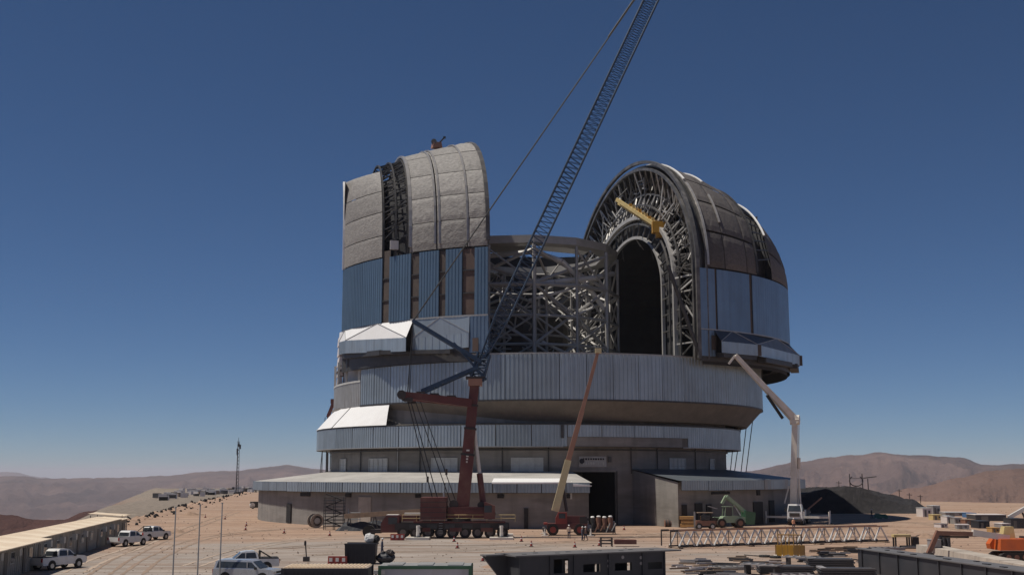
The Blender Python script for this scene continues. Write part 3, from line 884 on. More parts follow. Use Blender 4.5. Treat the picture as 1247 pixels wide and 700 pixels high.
MB().corrugated(RH + 0.05, b0, b1, 29.0, ZL0 - 0.1, 0.62, 0.08).build('cladding_panel', 'clad_sky', left)
MB().ring(RH + 0.3, 29.2, RH + 0.3, 31.5, lA(576, 31), lA(583, 31), 3).build('column_strip', 'column_strip_brown', left)
MB().ring(RH - 0.2, 27.6, RH - 0.2, ZL0, math.asin(P_OUT / RH), b0, 40).build('skirt_wall', 'dark_steel', left)
MB().bar(cyl(lA(420, 30), RH + 0.1, 30.4), cyl(lA(470, 30), RH + 1.0, 29.9), 0.9, 0.9).build('gantry_beam', 'dark_steel', left)
MB().bar(cyl(lA(470, 30), RH + 1.0, 29.9), cyl(lA(553, 30), RH + 1.0, 29.2), 0.9, 0.7).build('gantry_beam', 'dark_steel', left)
MB().ring(RH + 0.12, ZL0 - 0.12, RH + 0.12, ZL0 + 0.16, lA(500), lA(594.5), 20).build('edge_trim', 'sheet_grey', left)
# little bulged scaffold bay on the sunny flank
for k in range(7):
    z = 22.5 + 2.05 * k
    MB().box((P_OUT + 0.6, 2.0, z), (0.9, 6.0, 1.8), 0, (0.7, 1)).build('flank_panel', 'white_box', left)

# --- half on the far side: open arch facing the slit ------------------------------
OX = 5.6                                # its own centre has slid outwards
right = thing('dome_shell', 'dome half clad in dull brown panels, its open truss arch facing the telescope', 'dome', (DX, DY, 0), TH)
CRX, CRY = DX + OX * math.cos(TH), DY + OX * math.sin(TH)
def rA(u, z=40): return alpha_u(CRX, CRY, RH, u, z, TH, -30, 64)
ZR0, ZRC = 33.6, 44.6
PR0 = 11.5                              # slit face, across from its own centre
def rsurf(p, phi, off=0.0, sa=1.0, sb=1.0):
    k = math.sqrt(max(0.0, 1 - (p / RH) ** 2))
    y = -(RH * k * sa + off) * math.cos(phi)
    z = ZRC + (29.0 * k * sb + off) * math.sin(phi)
    return (OX + p, y, z)
def arch(p, sa, sb, off=0.0, n=48, zbot=28.4):
    up = [rsurf(p, PI * k / n, off, sa, sb) for k in range(n + 1)]
    a, b = up[0], up[-1]
    return [(a[0], a[1], zbot)] + up + [(b[0], b[1], zbot)]
def arch_tube(name, p, sa, sb, w_, h_=None, mat='arch_steel', off=0.0, zbot=28.4):
    m = MB()
    pts = arch(p, sa, sb, off, zbot=zbot)
    for a, b in zip(pts, pts[1:]): m.bar(a, b, w_, h_ or w_)
    return m.build(name, mat, right)
arch_tube('arch_rim', PR0 - 0.1, 1.0, 1.0, 0.6, 0.6, off=0.1)
arch_tube('arch_rim', PR0 + 0.9, 0.985, 0.985, 0.35, 0.35, mat='dark_steel')
arch_tube('arch_rim', PR0 + 1.9, 0.99, 0.99, 0.35, 0.5, off=0.2)
arch_tube('arch_chord', PR0, 0.955, 0.955, 0.55)
arch_tube('arch_chord', PR0 + 4.2, 0.93, 0.93, 0.5)
arch_tube('arch_chord', PR0 + 0.3, 0.70, 0.605, 0.75, mat='scope_steel')
arch_tube('arch_chord', PR0 + 4.2, 0.70, 0.605, 0.5)
arch_tube('arch_chord', PR0 + 2.0, 0.83, 0.79, 0.35)
arch_tube('arch_chord', PR0 + 0.4, 0.76, 0.70, 0.3)
arch_tube('arch_chord', PR0 + 0.2, 0.64, 0.56, 0.3)
arch_tube('inner_rim', PR0 + 1.0, 0.50, 0.47, 0.6, mat='scope_steel')
def apts(p, sa, sb, n=34):
    # stations along the arch including its upright legs
    out = []
    k = math.sqrt(1 - (p / RH) ** 2)
    for z in (29.0, 32.2, 35.4, 38.6, 41.8): out.append((OX + p, -RH * k * sa, z))
    for i in range(n + 1): out.append(rsurf(p, PI * i / n, 0, sa, sb))
    for z in (41.8, 38.6, 35.4, 32.2, 29.0): out.append((OX + p, RH * k * sa, z))
    return out
O1, O2 = apts(PR0, 0.955, 0.955), apts(PR0 + 4.2, 0.93, 0.93)
M1 = apts(PR0 + 2.0, 0.83, 0.79)
I1, I2 = apts(PR0 + 0.3, 0.70, 0.605), apts(PR0 + 4.2, 0.70, 0.605)
def brace(a, b, w_, mat='arch_steel'):
    return MB().bar(a, b, w_).build('brace', mat, right)
rnd = random.Random(3)
pale = lambda: rnd.choice(['arch_steel', 'arch_steel', 'arch_steel', 'scope_steel', 'scope_pale'])
for i in range(len(O1)):
    j = i + 1 if i + 1 < len(O1) else i
    brace(O1[i], M1[i], 0.26, pale()); brace(M1[i], I1[i], 0.26, pale())
    brace(O1[i], M1[j], 0.22, pale())
    brace(M1[i], I1[j], 0.22) if i % 2 else brace(M1[j], I1[i], 0.24, pale())
    if i % 2 == 0:
        brace(O1[i], O2[i], 0.22); brace(I1[i], I2[i], 0.22, pale()); brace(O2[i], I2[j], 0.2)
    else:
        brace(O2[i], M1[j], 0.2, pale()); brace(M1[i], I2[i], 0.2)
# loose secondary steel and pipework hung between the chords
for k in range(110):
    i = rnd.randrange(2, len(O1) - 3)
    a = Vector(O1[i]).lerp(Vector(I1[i]), rnd.uniform(0.1, 0.9)); a.x += rnd.uniform(-0.3, 2.4)
    b = Vector(O1[i + 1]).lerp(Vector(I1[i + 1]), rnd.uniform(0.1, 0.9)); b.x += rnd.uniform(-0.3, 2.4)
    brace(a, b, rnd.uniform(0.12, 0.24), pale())
# dark bulkhead with spokes between the two inner arches
bh = MB()
A_, B_ = arch(PR0 + 1.6, 0.68, 0.59, n=40), arch(PR0 + 1.6, 0.50, 0.47, n=40)
for i in range(len(A_) - 1): bh.add([A_[i], A_[i + 1], B_[i + 1], B_[i]], [(0, 1, 2, 3)])
bh.build('bulkhead', 'lining', right)
S1, S2 = apts(PR0 + 0.9, 0.68, 0.59, 20), apts(PR0 + 0.9, 0.50, 0.47, 20)
for i in range(2, len(S1) - 2): MB().bar(S1[i], S2[i], 0.28).build('spoke', 'arch_steel', right)
# stays, hoses and ladders hanging into the mouth of the arch
for k in range(26):
    i = rnd.randrange(2, len(S1) - 3)
    a = Vector(S2[i]).lerp(Vector(S1[i]), rnd.uniform(-0.25, 0.6)); a.x += rnd.uniform(0.2, 3.0)
    b = a + Vector((rnd.uniform(0, 2.5), rnd.uniform(-2.2, 2.2), rnd.uniform(-5, -1)))
    if b.z > 28.5: brace(a, b, rnd.uniform(0.1, 0.2), pale())
# cavity behind
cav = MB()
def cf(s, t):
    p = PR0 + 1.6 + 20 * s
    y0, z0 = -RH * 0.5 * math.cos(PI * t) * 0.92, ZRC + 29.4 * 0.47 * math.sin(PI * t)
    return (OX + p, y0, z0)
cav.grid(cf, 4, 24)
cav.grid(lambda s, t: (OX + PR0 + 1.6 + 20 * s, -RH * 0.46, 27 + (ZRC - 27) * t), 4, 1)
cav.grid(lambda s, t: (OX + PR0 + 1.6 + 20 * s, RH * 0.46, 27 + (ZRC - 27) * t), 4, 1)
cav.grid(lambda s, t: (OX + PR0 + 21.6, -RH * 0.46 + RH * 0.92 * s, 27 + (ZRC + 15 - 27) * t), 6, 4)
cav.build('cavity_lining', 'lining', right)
for k in range(6):
    y_ = -RH * 0.42 + RH * 0.84 * k / 5
    MB().bar((OX + PR0 + 20.8, y_, 27.5), (OX + PR0 + 20.8, y_, 50), 0.5).build('inner_column', 'arch_steel', right)
for z in (31, 36, 41, 46):
    MB().bar((OX + PR0 + 20.6, -RH * 0.44, z), (OX + PR0 + 20.6, RH * 0.44, z), 0.35).build('inner_floor', 'arch_steel', right)
for k in range(5):
    MB().box((OX + PR0 + 6 + 2.5 * k, RH * 0.40 - 2.5 * (k % 3), 29.6 + 1.2 * (k % 2)), (1.6, 1.6, 2.2)).build('inner_cabinet', 'scope_steel', right)
# shell lining below the crown panels
def rl2(s, t):
    p = PR0 + 0.9 + (43.0 - PR0 - 0.9) * s
    gap = 2.6 if PG0 < p < PG1 else 0.6
    return rsurf(p, PI * t, -gap)
PG0, PG1 = 25.8, 30.4
MB().grid(rl2, 36, 40).build('inner_lining', 'lining', right)
MB().ring(RH - 0.7, 27.5, RH - 0.7, ZRC, math.asin((PR0 + 1) / RH), PI - math.asin((PR0 + 1) / RH), 60, OX).build('inner_lining', 'lining', right)
cols_r = [PR0 + 2.2, 17.6, 23.0, PG0, PG1, 43.6]
for c in (0, 1, 2, 4):
    p0, p1 = cols_r[c] + 0.06, cols_r[c + 1] - 0.06
    NR = 12
    for i in range(NR):
        f0, f1 = PI * i / NR, PI * (i + 1) / NR
        quilt(right, rsurf, p0, p1, lambda p, f=f0: f + 0.008, lambda p, f=f1: f - 0.008, 'insulation_dull', 8, 6, 0.07, 0.1)
batten(right, rsurf, PG1 + 0.1, 0.45, PI - 0.25, 'clad_white', 0.16, 0.25, 40)
batten(right, rsurf, PG0 - 0.1, 0.02, PI - 0.02, 'dark_steel', 0.2, 0.15, 40)
batten(right, rsurf, cols_r[0], 0.75, 1.35, 'clad_white', 0.15, 0.3, 10)  # white batten paints a sunlit panel edge
batten(right, rsurf, cols_r[0], 0.02, 0.7, 'seam_metal', 0.2, 0.2, 14)
batten(right, rsurf, cols_r[1], 0.35, 0.62, 'seam_metal', 0.18, 0.25, 8)
batten(right, rsurf, cols_r[1] + 1.5, 0.85, 1.5, 'clad_white', 0.14, 0.25, 12)  # another panel edge whitened as if in sun
for k in range(1, 34):
    ph = 0.04 + 0.09 * k
    MB().bar(rsurf(PG0 + 0.1, ph, -0.2), rsurf(PG1 - 0.1, ph + 0.07, -0.2), 0.2).build('brace', 'dark_steel', right)
# upright sky-grey panels
eds = [855.5, 871, 873.5, 913, 916.5]
aa = [rA(u) for u in eds] + [R(61), R(62)]
def pan(a0, a1, mat='clad_sky', zt=ZRC - 0.12):
    n = max(1, int(round((a1 - a0) * RH / 3.4)))
    for j in range(n):
        b0, b1 = a0 + (a1 - a0) * j / n, a0 + (a1 - a0) * (j + 1) / n
        MB().corrugated(RH, b0, b1 - 0.0005, ZR0, zt, 0.85, 0.03, OX).build('cladding_panel', mat, right)
pan(math.asin((PR0 + 0.1) / RH), aa[1]); pan(aa[2], aa[3]); pan(aa[4], aa[5])
pan(aa[6], PI - math.asin((PR0 + 0.1) / RH))
for i in (1, 3):
    MB().ring(RH - 0.2, ZR0 - 1, RH - 0.2, ZRC, aa[i], aa[i + 1], 2, OX).build('column_strip', 'column_strip', right)
MB().tube(cyl(math.asin(PR0 / RH), RH + 0.1, 28.6, OX), cyl(math.asin(PR0 / RH), RH + 0.1, ZRC), 0.35, 6).build('corner_post', 'dark_steel', right)
# lower belt and folded skirt
k0 = math.asin((PR0 + 0.1) / RH)
MB().corrugated(RH, k0, rA(872, 31), 28.9, ZR0 - 0.15, 0.85, 0.05, OX).build('cladding_panel', 'clad_sky', right)
MB().ring(RH + 0.1, 30.0, RH + 0.1, 32.6, rA(866, 31), rA(871.5, 31), 2, OX).build('column_strip', 'column_strip', right)
MB().ring(RH - 0.2, 28.0, RH - 0.2, ZR0, k0, PI - k0, 60, OX).build('skirt_wall', 'dark_steel', right)
sR = [rA(870, 31), rA(912, 31), R(60), R(84), R(108), R(132)]
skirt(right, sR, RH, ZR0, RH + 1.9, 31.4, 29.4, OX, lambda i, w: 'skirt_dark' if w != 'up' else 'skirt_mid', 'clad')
MB().ring(RH + 0.1, ZR0 - 0.1, RH + 0.1, ZR0 + 0.12, k0, PI - k0, 50, OX).build('edge_trim', 'sheet_grey', right)
for a in (rA(913, 31), R(60)):
    MB().bar(cyl(a, RH + 1.97, 31.4, OX), cyl(a, RH + 1.97, 29.4, OX), 0.9, 0.12).build('column_strip', 'column_strip', right)
for a0, a1, zz in ((rA(872, 30), rA(912, 30), 29.1), (rA(922, 30), R(50), 28.9), (R(56), R(70), 29.1)):
    MB().bar(cyl(a0, RH + 1.0, zz, OX), cyl(a1, RH + 1.0, zz, OX), 1.6, 0.9).build('gantry_beam', 'dark_steel', right)

# ------------------------------------------------------------------ telescope structure in the slit
TX, TY, TR = 2.2, 240.0, 19.8
scope = thing('telescope_structure', 'grey steel lattice of the unfinished telescope standing inside the open dome', 'telescope', (TX, TY, 0))
NT = 14
def tp(i, z, r=TR, tw=0.0): 
    a = 2 * PI * (i + tw) / NT + R(6)
    return (r * math.sin(a), -r * math.cos(a), z)
ZT = 53.4
def smem(name, a, b, r, mat='scope_steel', n=6): return MB().tube(a, b, r, n).build(name, mat, scope)
zlev = [27.6, 33.0, 38.5, 44.6, 51.8]
for i in range(NT):
    smem('column', tp(i, 27.6), tp(i, 52.4), 0.42 if i % 2 == 0 else 0.3, 'scope_steel')
    for k, z in enumerate(zlev[1:-1]):
        smem('ring_beam', tp(i, z), tp(i + 1, z), 0.42 if k == 2 else 0.28)
    # big X bracing in the upper bay, smaller ones below
    if i % 2 == 0:
        smem('diagonal', tp(i, 51.5), tp(i + 2, 44.8), 0.34); smem('diagonal', tp(i + 2, 51.5), tp(i, 44.8), 0.34)
        smem('diagonal', tp(i, 44.6), tp(i + 2, 33.0), 0.3); smem('diagonal', tp(i + 2, 44.6), tp(i, 33.0), 0.3)
    else:
        smem('diagonal', tp(i, 51.5), tp(i + 1, 44.8), 0.22); smem('diagonal', tp(i + 1, 38.5), tp(i, 33), 0.2)
    smem('diagonal', tp(i, 38.5), tp(i + 1, 33.0), 0.2); smem('diagonal', tp(i, 33.0), tp(i + 1, 27.8), 0.24); smem('diagonal', tp(i + 1, 33.0), tp(i, 27.8), 0.2)
    smem('diagonal', tp(i, 44.6), tp(i + 1, 38.5), 0.18)
# top ring: deep faceted band with a lip
for i in range(NT):
    a, b = Vector(tp(i, ZT)), Vector(tp(i + 1, ZT))
    a2, b2 = Vector(tp(i, ZT, TR - 3.2)), Vector(tp(i + 1, ZT, TR - 3.2))
    up = Vector((0, 0, 0.75)); dn = Vector((0, 0, -0.75))
    MB().hexa([a + dn, b + dn, b2 + dn, a2 + dn], [a + up, b + up, b2 + up, a2 + up]).build('top_ring_beam', 'scope_steel', scope)
# inner frame: altitude cradle
NI = 10
def ip(i, z, r=13.5): 
    a = 2 * PI * i / NI + R(20)
    return (r * math.sin(a), -r * math.cos(a), z)
for i in range(NI):
    smem('column', ip(i, 27.6), ip(i, 47.5), 0.3)
    for z in (31, 35.5, 41, 47.5): smem('ring_beam', ip(i, z), ip(i + 1, z), 0.26)
    smem('diagonal', ip(i, 27.6), ip(i + 1, 35.5), 0.22); smem('diagonal', ip(i + 1, 35.5), ip(i, 41), 0.22)
    smem('diagonal', ip(i, 41), ip(i + 1, 47.5), 0.24)
    smem('diagonal', ip(i, 47.5), tp(i * NT / NI, 51.8), 0.28)
    smem('diagonal', ip(i, 35.5), tp(i * NT / NI, 38.5), 0.2)
# wide sweeping cradle beams and struts, sunlight put into their pale colour
arcs = [[(-15, -9, 51.2), (2, -16.5, 51.4), (7.5, -17, 49.5), (13, -13, 44.8), (16.2, -10, 41)],
        [(-17, -8, 44.0), (-6, -17.6, 44.6), (6, -17.8, 45.2), (14, -13, 46.8), (18.5, -5, 49)]]
for arc in arcs:
    m = MB()
    for a, b in zip(arc, arc[1:]): m.tube(a, b, 0.5, 8)
    m.build('cradle_beam', 'scope_pale', scope)
for a, b in (((1, -19, 41.5), (9, -16, 44)), ((3.5, -18.6, 33.5), (11.5, -15.2, 30.2)), ((8.4, -17, 38), (14, -13, 41))):
    smem('cradle_strut', a, b, 0.28, 'scope_pale')
# sheeted stair and mesh screen low on the crane side
for k in range(9):
    MB().box((-11.5 + 0.15 * k, -16.6, 28.6 + 1.3 * k), (8.5 - 0.8 * k, 1.2, 1.15)).build('mesh_screen', 'screen_green', scope)
for k in range(7):
    MB().box((-3.6, -18.4, 30 + 2.1 * k), (2.6, 1.6, 0.14)).build('stair_landing', 'scope_steel', scope)
    smem('stair_flight', (-4.8 if k % 2 else -2.4, -18.9, 30 + 2.1 * k), (-2.4 if k % 2 else -4.8, -18.9, 32.1 + 2.1 * k), 0.14)
rnd = random.Random(11)
for k in range(70):
    a, b = rnd.uniform(-0.9, 1.2), 0
    r0 = rnd.uniform(10, 18.5)
    z = rnd.uniform(28, 47)
    p = Vector((r0 * math.sin(a), -r0 * math.cos(a), z))
    q = p + Vector((rnd.uniform(-4, 4), rnd.uniform(-1, 1), rnd.uniform(-4, 4)))
    smem('secondary_strut', p, q, rnd.uniform(0.09, 0.18))
# dark floor drum inside keeps the view from passing straight through below
MB().ring(9.5, 27.0, 9.5, 40, 0, 2 * PI, 24).ring(9.5, 40, 0.2, 40, 0, 2 * PI, 24).build('inner_core', 'dark_steel', scope)
# canopy over the ring
MB().add([(-12, -14, 54.2), (-3, -17.5, 54.2), (-6, -6, 55.7), (-14, 0, 54.2), (4, -2, 54.2)], [(0, 1, 2), (0, 2, 3), (1, 4, 2), (3, 2, 4)]).build('canopy', 'scope_steel', scope)
MB().add([(6, -12, 54.3), (15, -7, 54.3), (9, -4, 55.4), (13, 2, 54.3), (3, -3, 54.3)], [(0, 1, 2), (1, 3, 2), (0, 2, 4), (4, 2, 3)]).build('canopy', 'clad_white', scope)

# hoist hung in the arch mouth
a, b = PD(751, 243, 232), PD(806, 279, 222)
ho = thing('overhead_hoist', 'yellow gantry hoist hanging high in the mouth of the truss arch', 'hoist', b)
la = Vector(a) - Vector(b); lb = Vector((0, 0, 0))
off = Vector((0.5, 0.9, -0.5))
MB().bar(la, lb, 0.5, 0.7).build('rail', 'yellow_pale', ho)
MB().bar(la + off, lb + off, 0.5, 0.7).build('rail', 'yellow_pale', ho)
for k in range(9):
    c = la.lerp(lb, 0.3 + 0.07 * k) + Vector((0.2, 0.4, 0.7))
    MB().box(c, (0.6, 0.8, 0.5 + 0.3 * (k % 2))).build('motor', 'yellow_pale' if k % 3 else 'yellow_paint', ho)
MB().box((-0.6, 0, 0.3), (2.6, 1.6, 2.2)).box((-0.4, 0, -1.2), (1.8, 1.2, 1.0)).build('trolley', 'yellow_paint', ho)
MB().tube((-0.4, 0, -1.6), (-0.4, 0, -2.6), 0.14).build('hook', 'yellow_paint', ho)
MB().tube(lb + Vector((0, 0, 1.3)), lb + Vector((2.5, 3, 4)), 0.15).build('hanger', 'arch_steel', ho)
MB().tube(la, la + Vector((2.5, 3, 3)), 0.15).build('hanger', 'arch_steel', ho)

# small winch on the crown beside the open strip
wp = left.matrix_basis @ Vector(lsurf(-25.5, 1.25, 0.2))
wn = thing('roof_winch', 'small rusty winch perched on the crown of the quilted dome half', 'winch', wp)
MB().box((0, 0, 0.7), (2.0, 1.4, 1.2), 0.4, (0.8, 0.8)).build('frame', 'rust_boom', wn)
MB().tube((-0.5, -0.8, 1.3), (-0.5, 0.8, 1.3), 0.55, 10).build('drum', 'arch_steel', wn)
MB().bar((0.5, 0, 1.2), (1.5, 0, 2.3), 0.25).build('arm', 'dark_steel', wn)
MB().box((1.5, 0, 2.3), (0.5, 0.4, 0.4)).build('pulley', 'dark_steel', wn)

# ------------------------------------------------------------------ haze
hz = MB().box((0, 20000, -540), (90000, 84000, 1560)).build('haze', 'black')
hz.data.materials.clear()
hm = bpy.data.materials.new('haze'); hm.use_nodes = True
t = hm.node_tree
for n_ in list(t.nodes):
    if n_.type != 'OUTPUT_MATERIAL': t.nodes.remove(n_)
pv = t.nodes.new('ShaderNodeVolumePrincipled')
pv.inputs['Color'].default_value = (0.88, 0.90, 1.0, 1)
pv.inputs['Density'].default_value = 3.4e-5
pv.inputs['Anisotropy'].default_value = 0.0
t.links.new(pv.outputs[0], t.nodes['Material Output'].inputs['Volume'])
hz.data.materials.append(hm)
tag(hz, 'thin pale desert haze over the plain and far mountains', kind='stuff')

# ------------------------------------------------------------------ shared machine pieces
def wheel(par, c, r, w_, name='wheel', rim='rim', n=18, axis='y'):
    c = Vector(c); h = Vector((0, w_ / 2, 0)) if axis == 'y' else Vector((w_ / 2, 0, 0))
    t = MB().tube(c - h * 0.8, c + h * 0.8, r, n)
    t.tube(c - h, c + h, r * 0.9, n)
    o = t.build(name, 'tyre', par)
    MB().tube(c - h * 1.06, c + h * 1.06, r * 0.55, 12).build('rim', rim, o)
    return o
def lattice(par, a, b, w0, w1, taper0, taper1, bays, chord_r, lace_r, mat, sections, name='jib_section', lace_mat=None, yscale=1.0):
    a, b = Vector(a), Vector(b)
    d = (b - a); Ltot = d.length; d.normalize()
    side = Vector((0, 1, 0))
    up = side.cross(d).normalized()
    def width(t):
        if t < taper0: return w0 + (w1 - w0) * t / taper0
        if t > 1 - taper1: return w0 + (w1 - w0) * (1 - t) / taper1
        return w1
    def corner(t, k):
        h = width(t) / 2
        sx, sy = ((-1, -1), (1, -1), (1, 1), (-1, 1))[k]
        return a + d * (Ltot * t) + up * (h * sx) + side * (h * sy * yscale)
    per = bays / sections
    for s_ in range(sections):
        t0, t1 = s_ / sections, (s_ + 1) / sections
        if par is None: root = None
        root = MB().tube(corner(t0, 0), corner(t1, 0), chord_r, 6)
        # bend points inside tapered lengths
        ro = root.build(name, mat, par)
        for k in (1, 2, 3):
            MB().tube(corner(t0, k), corner(t1, k), chord_r, 6).build('chord', mat, ro)
        lc = MB()
        nb = max(1, int(round(per)))
        for i in range(nb):
            u0, u1 = t0 + (t1 - t0) * i / nb, t0 + (t1 - t0) * (i + 1) / nb
            um = (u0 + u1) / 2
            for k in range(4):
                j = (k + 1) % 4
                lc.tube(corner(u0, k), corner(um, j), lace_r, 5, cap=False)
                lc.tube(corner(um, j), corner(u1, k), lace_r, 5, cap=False)
        lo_ = lc.build('lacing', lace_mat or mat, ro)
        lo_['kind'] = 'stuff'
    return corner

# ------------------------------------------------------------------ big red mobile crane
DC = 161.0
O = Vector(((560 - CX) / FPX * DC, DC, 0))
cr = thing('mobile_crane', 'huge dark red mobile crane with blue lattice jib reaching over the dome', 'crane', O)
def L(u, v, dy=0.0):
    q = PD(u, v, DC + dy)
    return q - O
x0, x1 = L(482, 640).x, L(620, 640).x
MB().box(((x0 + x1) / 2, 0, 1.55), (x1 - x0, 2.9, 0.9)).build('carrier', 'crane_dark', cr)
MB().box(((x0 + x1) / 2 + 1, 0, 2.12), (x1 - x0 - 3, 3.0, 0.22)).build('deck', 'red_paint', cr)
for k in range(9):
    x = x0 + 1.1 + k * (x1 - x0 - 2.0) / 8
    for s_ in (-1, 1):
        wheel(cr, (x, s_ * 1.2, 0.76), 0.76, 0.55, rim='wheel_hub')
for k in range(6):
    MB().box((x0 + 2.6 + 2.4 * k, -1.5, 1.6), (1.3, 0.14, 0.55)).build('locker', 'dark_steel', cr)
# carrier cab at the left end
cab = MB().prism([(x0 - 1.9, 0.75), (x0 + 0.6, 0.75), (x0 + 0.6, 3.0), (x0 - 1.2, 3.0), (x0 - 1.9, 1.9)], -1.4, 1.4).build('carrier_cab', 'red_paint', cr)
MB().prism([(x0 - 1.85, 1.98), (x0 - 1.22, 2.9), (x0 - 1.26, 2.92), (x0 - 1.9, 2.0)], -1.25, 1.25).build('windscreen', 'glass', cab)
MB().box((x0 - 0.3, -1.41, 2.3), (1.2, 0.06, 0.9)).build('window', 'glass', cab)
MB().box((x0 - 0.4, 0, 3.05), (1.6, 2.4, 0.1)).build('roof', 'pump_white', cab)
MB().box((x0 + 1.9, 0, 2.6), (2.4, 2.2, 0.7)).build('engine_cover', 'red_paint', cr)
MB().box((x0 + 2.3, -0.2, 3.15), (2.2, 1.4, 0.34)).build('hook_block', 'pump_white', cr)
# slewing superstructure
zt = L(530, 605).z
cw = MB().box((L(529, 615).x, 0, (2.5 + zt) / 2), (L(545, 610).x - L(514, 610).x, 4.6, zt - 2.5))
cwo = cw.build('counterweight', 'red_paint', cr)
for k in range(4):
    MB().box((L(529, 615).x, 0, 2.75 + k * 0.68), (L(545, 610).x - L(514, 610).x + 0.12, 4.7, 0.07)).build('slab_joint', 'crane_dark', cwo)
MB().tube((0, 0, 2.15), (0, 0, 2.6), 1.6, 24).build('turntable', 'crane_dark', cr)
MB().box((L(572, 620).x, 0, 3.35), (L(597, 620).x - L(545, 620).x, 2.6, 1.5)).build('superstructure', 'red_paint', cr)
MB().box((L(572, 620).x, -1.36, 3.3), (4.2, 0.1, 0.9)).build('side_panel', 'red_paint', cr)
MB().tube((L(553, 610).x, -1.0, 4.45), (L(553, 610).x, 1.0, 4.45), 0.62, 14).build('winch_drum', 'crane_dark', cr)
MB().tube((L(586, 612).x, -0.9, 4.35), (L(586, 612).x, 0.9, 4.35), 0.5, 14).build('winch_drum', 'crane_dark', cr)
oc = MB().prism([(L(590, 620).x, 2.6), (L(596, 620).x + 0.8, 2.6), (L(596, 620).x + 0.8, 4.3), (L(590, 620).x + 0.2, 4.8), (L(590, 620).x, 4.8)], -2.7, -1.45).build('operator_cab', 'red_paint', cr)
MB().box((L(593, 620).x + 0.2, -2.72, 3.9), (1.0, 0.05, 0.9)).build('window', 'glass', oc)
MB().tube((L(597, 620).x, -1.2, 3.2), (L(597, 620).x, -0.9, 3.2), 0.75, 14).build('hose_reel', 'crane_dark', cr)
# boom
bb, bt = L(562.5, 626), L(578, 468)
def bp_(t, off=0.0): return bb.lerp(bt, t)
secs = [(0.0, 0.46, 1.72), (0.44, 0.66, 1.52), (0.64, 0.84, 1.36), (0.82, 1.0, 1.25)]
for a_, b_, w_ in secs:
    o = MB().bar(bp_(a_), bp_(b_), w_, w_ * 0.92).build('boom_section', 'red_paint', cr)
    MB().bar(bp_(b_ - 0.012), bp_(b_ + 0.004), w_ + 0.18, w_ + 0.1).build('collar', 'crane_dark', o)
for k in (0, 1, 2, 4):
    q = bp_(0.40 + 0.022 * k)
    MB().box(q + Vector((0, -0.83, 0)), (0.22 + 0.05 * k, 0.08, 0.22)).build('boom_mark', 'pump_white', cr)
MB().box(bp_(1.0) + Vector((0.1, 0, 0.3)), (1.9, 1.8, 1.0)).build('boom_head', 'rust_boom', cr)
MB().box(bp_(1.0) + Vector((0.1, 0, 0.9)), (2.6, 2.0, 0.3)).build('head_platform', 'crane_dark', cr)
# luffing ram
r0, r1, r2 = L(589, 618), L(584, 576), L(577, 520)
MB().tube(r0, r1, 0.42, 10).build('ram_barrel', 'red_paint', cr)
MB().tube(r1, r2, 0.27, 10).build('ram_rod', 'pump_white', cr)
# guying arms
for s_ in (-1, 1):
    a_ = L(574, 491) + Vector((0, 0.6 * s_, 0)); b_ = L(494, 482) + Vector((0, 2.6 * s_, 0))
    o = MB().bar(a_, b_, 0.75, 1.15, 0.6, 0.85).build('guy_arm', 'red_paint', cr)
    MB().tube(b_ + Vector((-0.3, -0.35, 0)), b_ + Vector((-0.3, 0.35, 0)), 0.62, 14).build('sheave', 'crane_dark', o)
    MB().box(b_ + Vector((0.6, 0, -0.65)), (1.2, 0.5, 0.5)).build('tensioner', 'crane_dark', o)
    for fr in (0.3, 0.55, 0.75):
        MB().box(a_.lerp(b_, fr) + Vector((0, 0, 0.62)), (1.2, 0.5, 0.22)).build('rope_guard', 'crane_dark', o)
# jib head frame and luffing struts
J0 = L(581, 462)
J1 = L(587, 436)
c4 = lattice(cr, J0, J1 + Vector((0.3, 0, 0.6)), 1.7, 1.9, 0.5, 0.5, 3, 0.16, 0.09, 'blue_lattice', 1, 'jib_adapter')
T1 = L(503, 391)
hd = L(586, 441)
for s_ in (-1, 1):
    MB().bar(hd + Vector((0, 0.9 * s_, 0)), T1 + Vector((0, 0.9 * s_, 0)), 0.42, 0.5).build('luffing_strut', 'blue_lattice', cr)
    MB().bar(hd + Vector((-0.4, 0.9 * s_, -0.7)), L(514, 477) + Vector((0, 1.6 * s_, 0)), 0.42, 0.5).build('luffing_strut', 'blue_lattice', cr)
    MB().bar(L(553, 418) + Vector((0, 0.8 * s_, 0)), L(592, 462) + Vector((0, 0.8 * s_, 0)), 0.28).build('stay_bar', 'blue_lattice', cr)
    MB().bar(L(572, 456) + Vector((0, 0.8 * s_, 0)), L(597, 425) + Vector((0, 0.8 * s_, 0)), 0.28).build('stay_bar', 'blue_lattice', cr)
for k in range(7):
    q = hd.lerp(T1, (k + 0.5) / 7)
    MB().bar(q + Vector((0, -0.9, 0)), q + Vector((0, 0.9, 0)), 0.22).build('cross_tie', 'blue_lattice', cr)
    q = (hd + Vector((-0.4, 0, -0.7))).lerp(L(514, 477), (k + 0.5) / 7)
    MB().bar(q + Vector((0, -1.1, 0)), q + Vector((0, 1.1, 0)), 0.22).build('cross_tie', 'blue_lattice', cr)
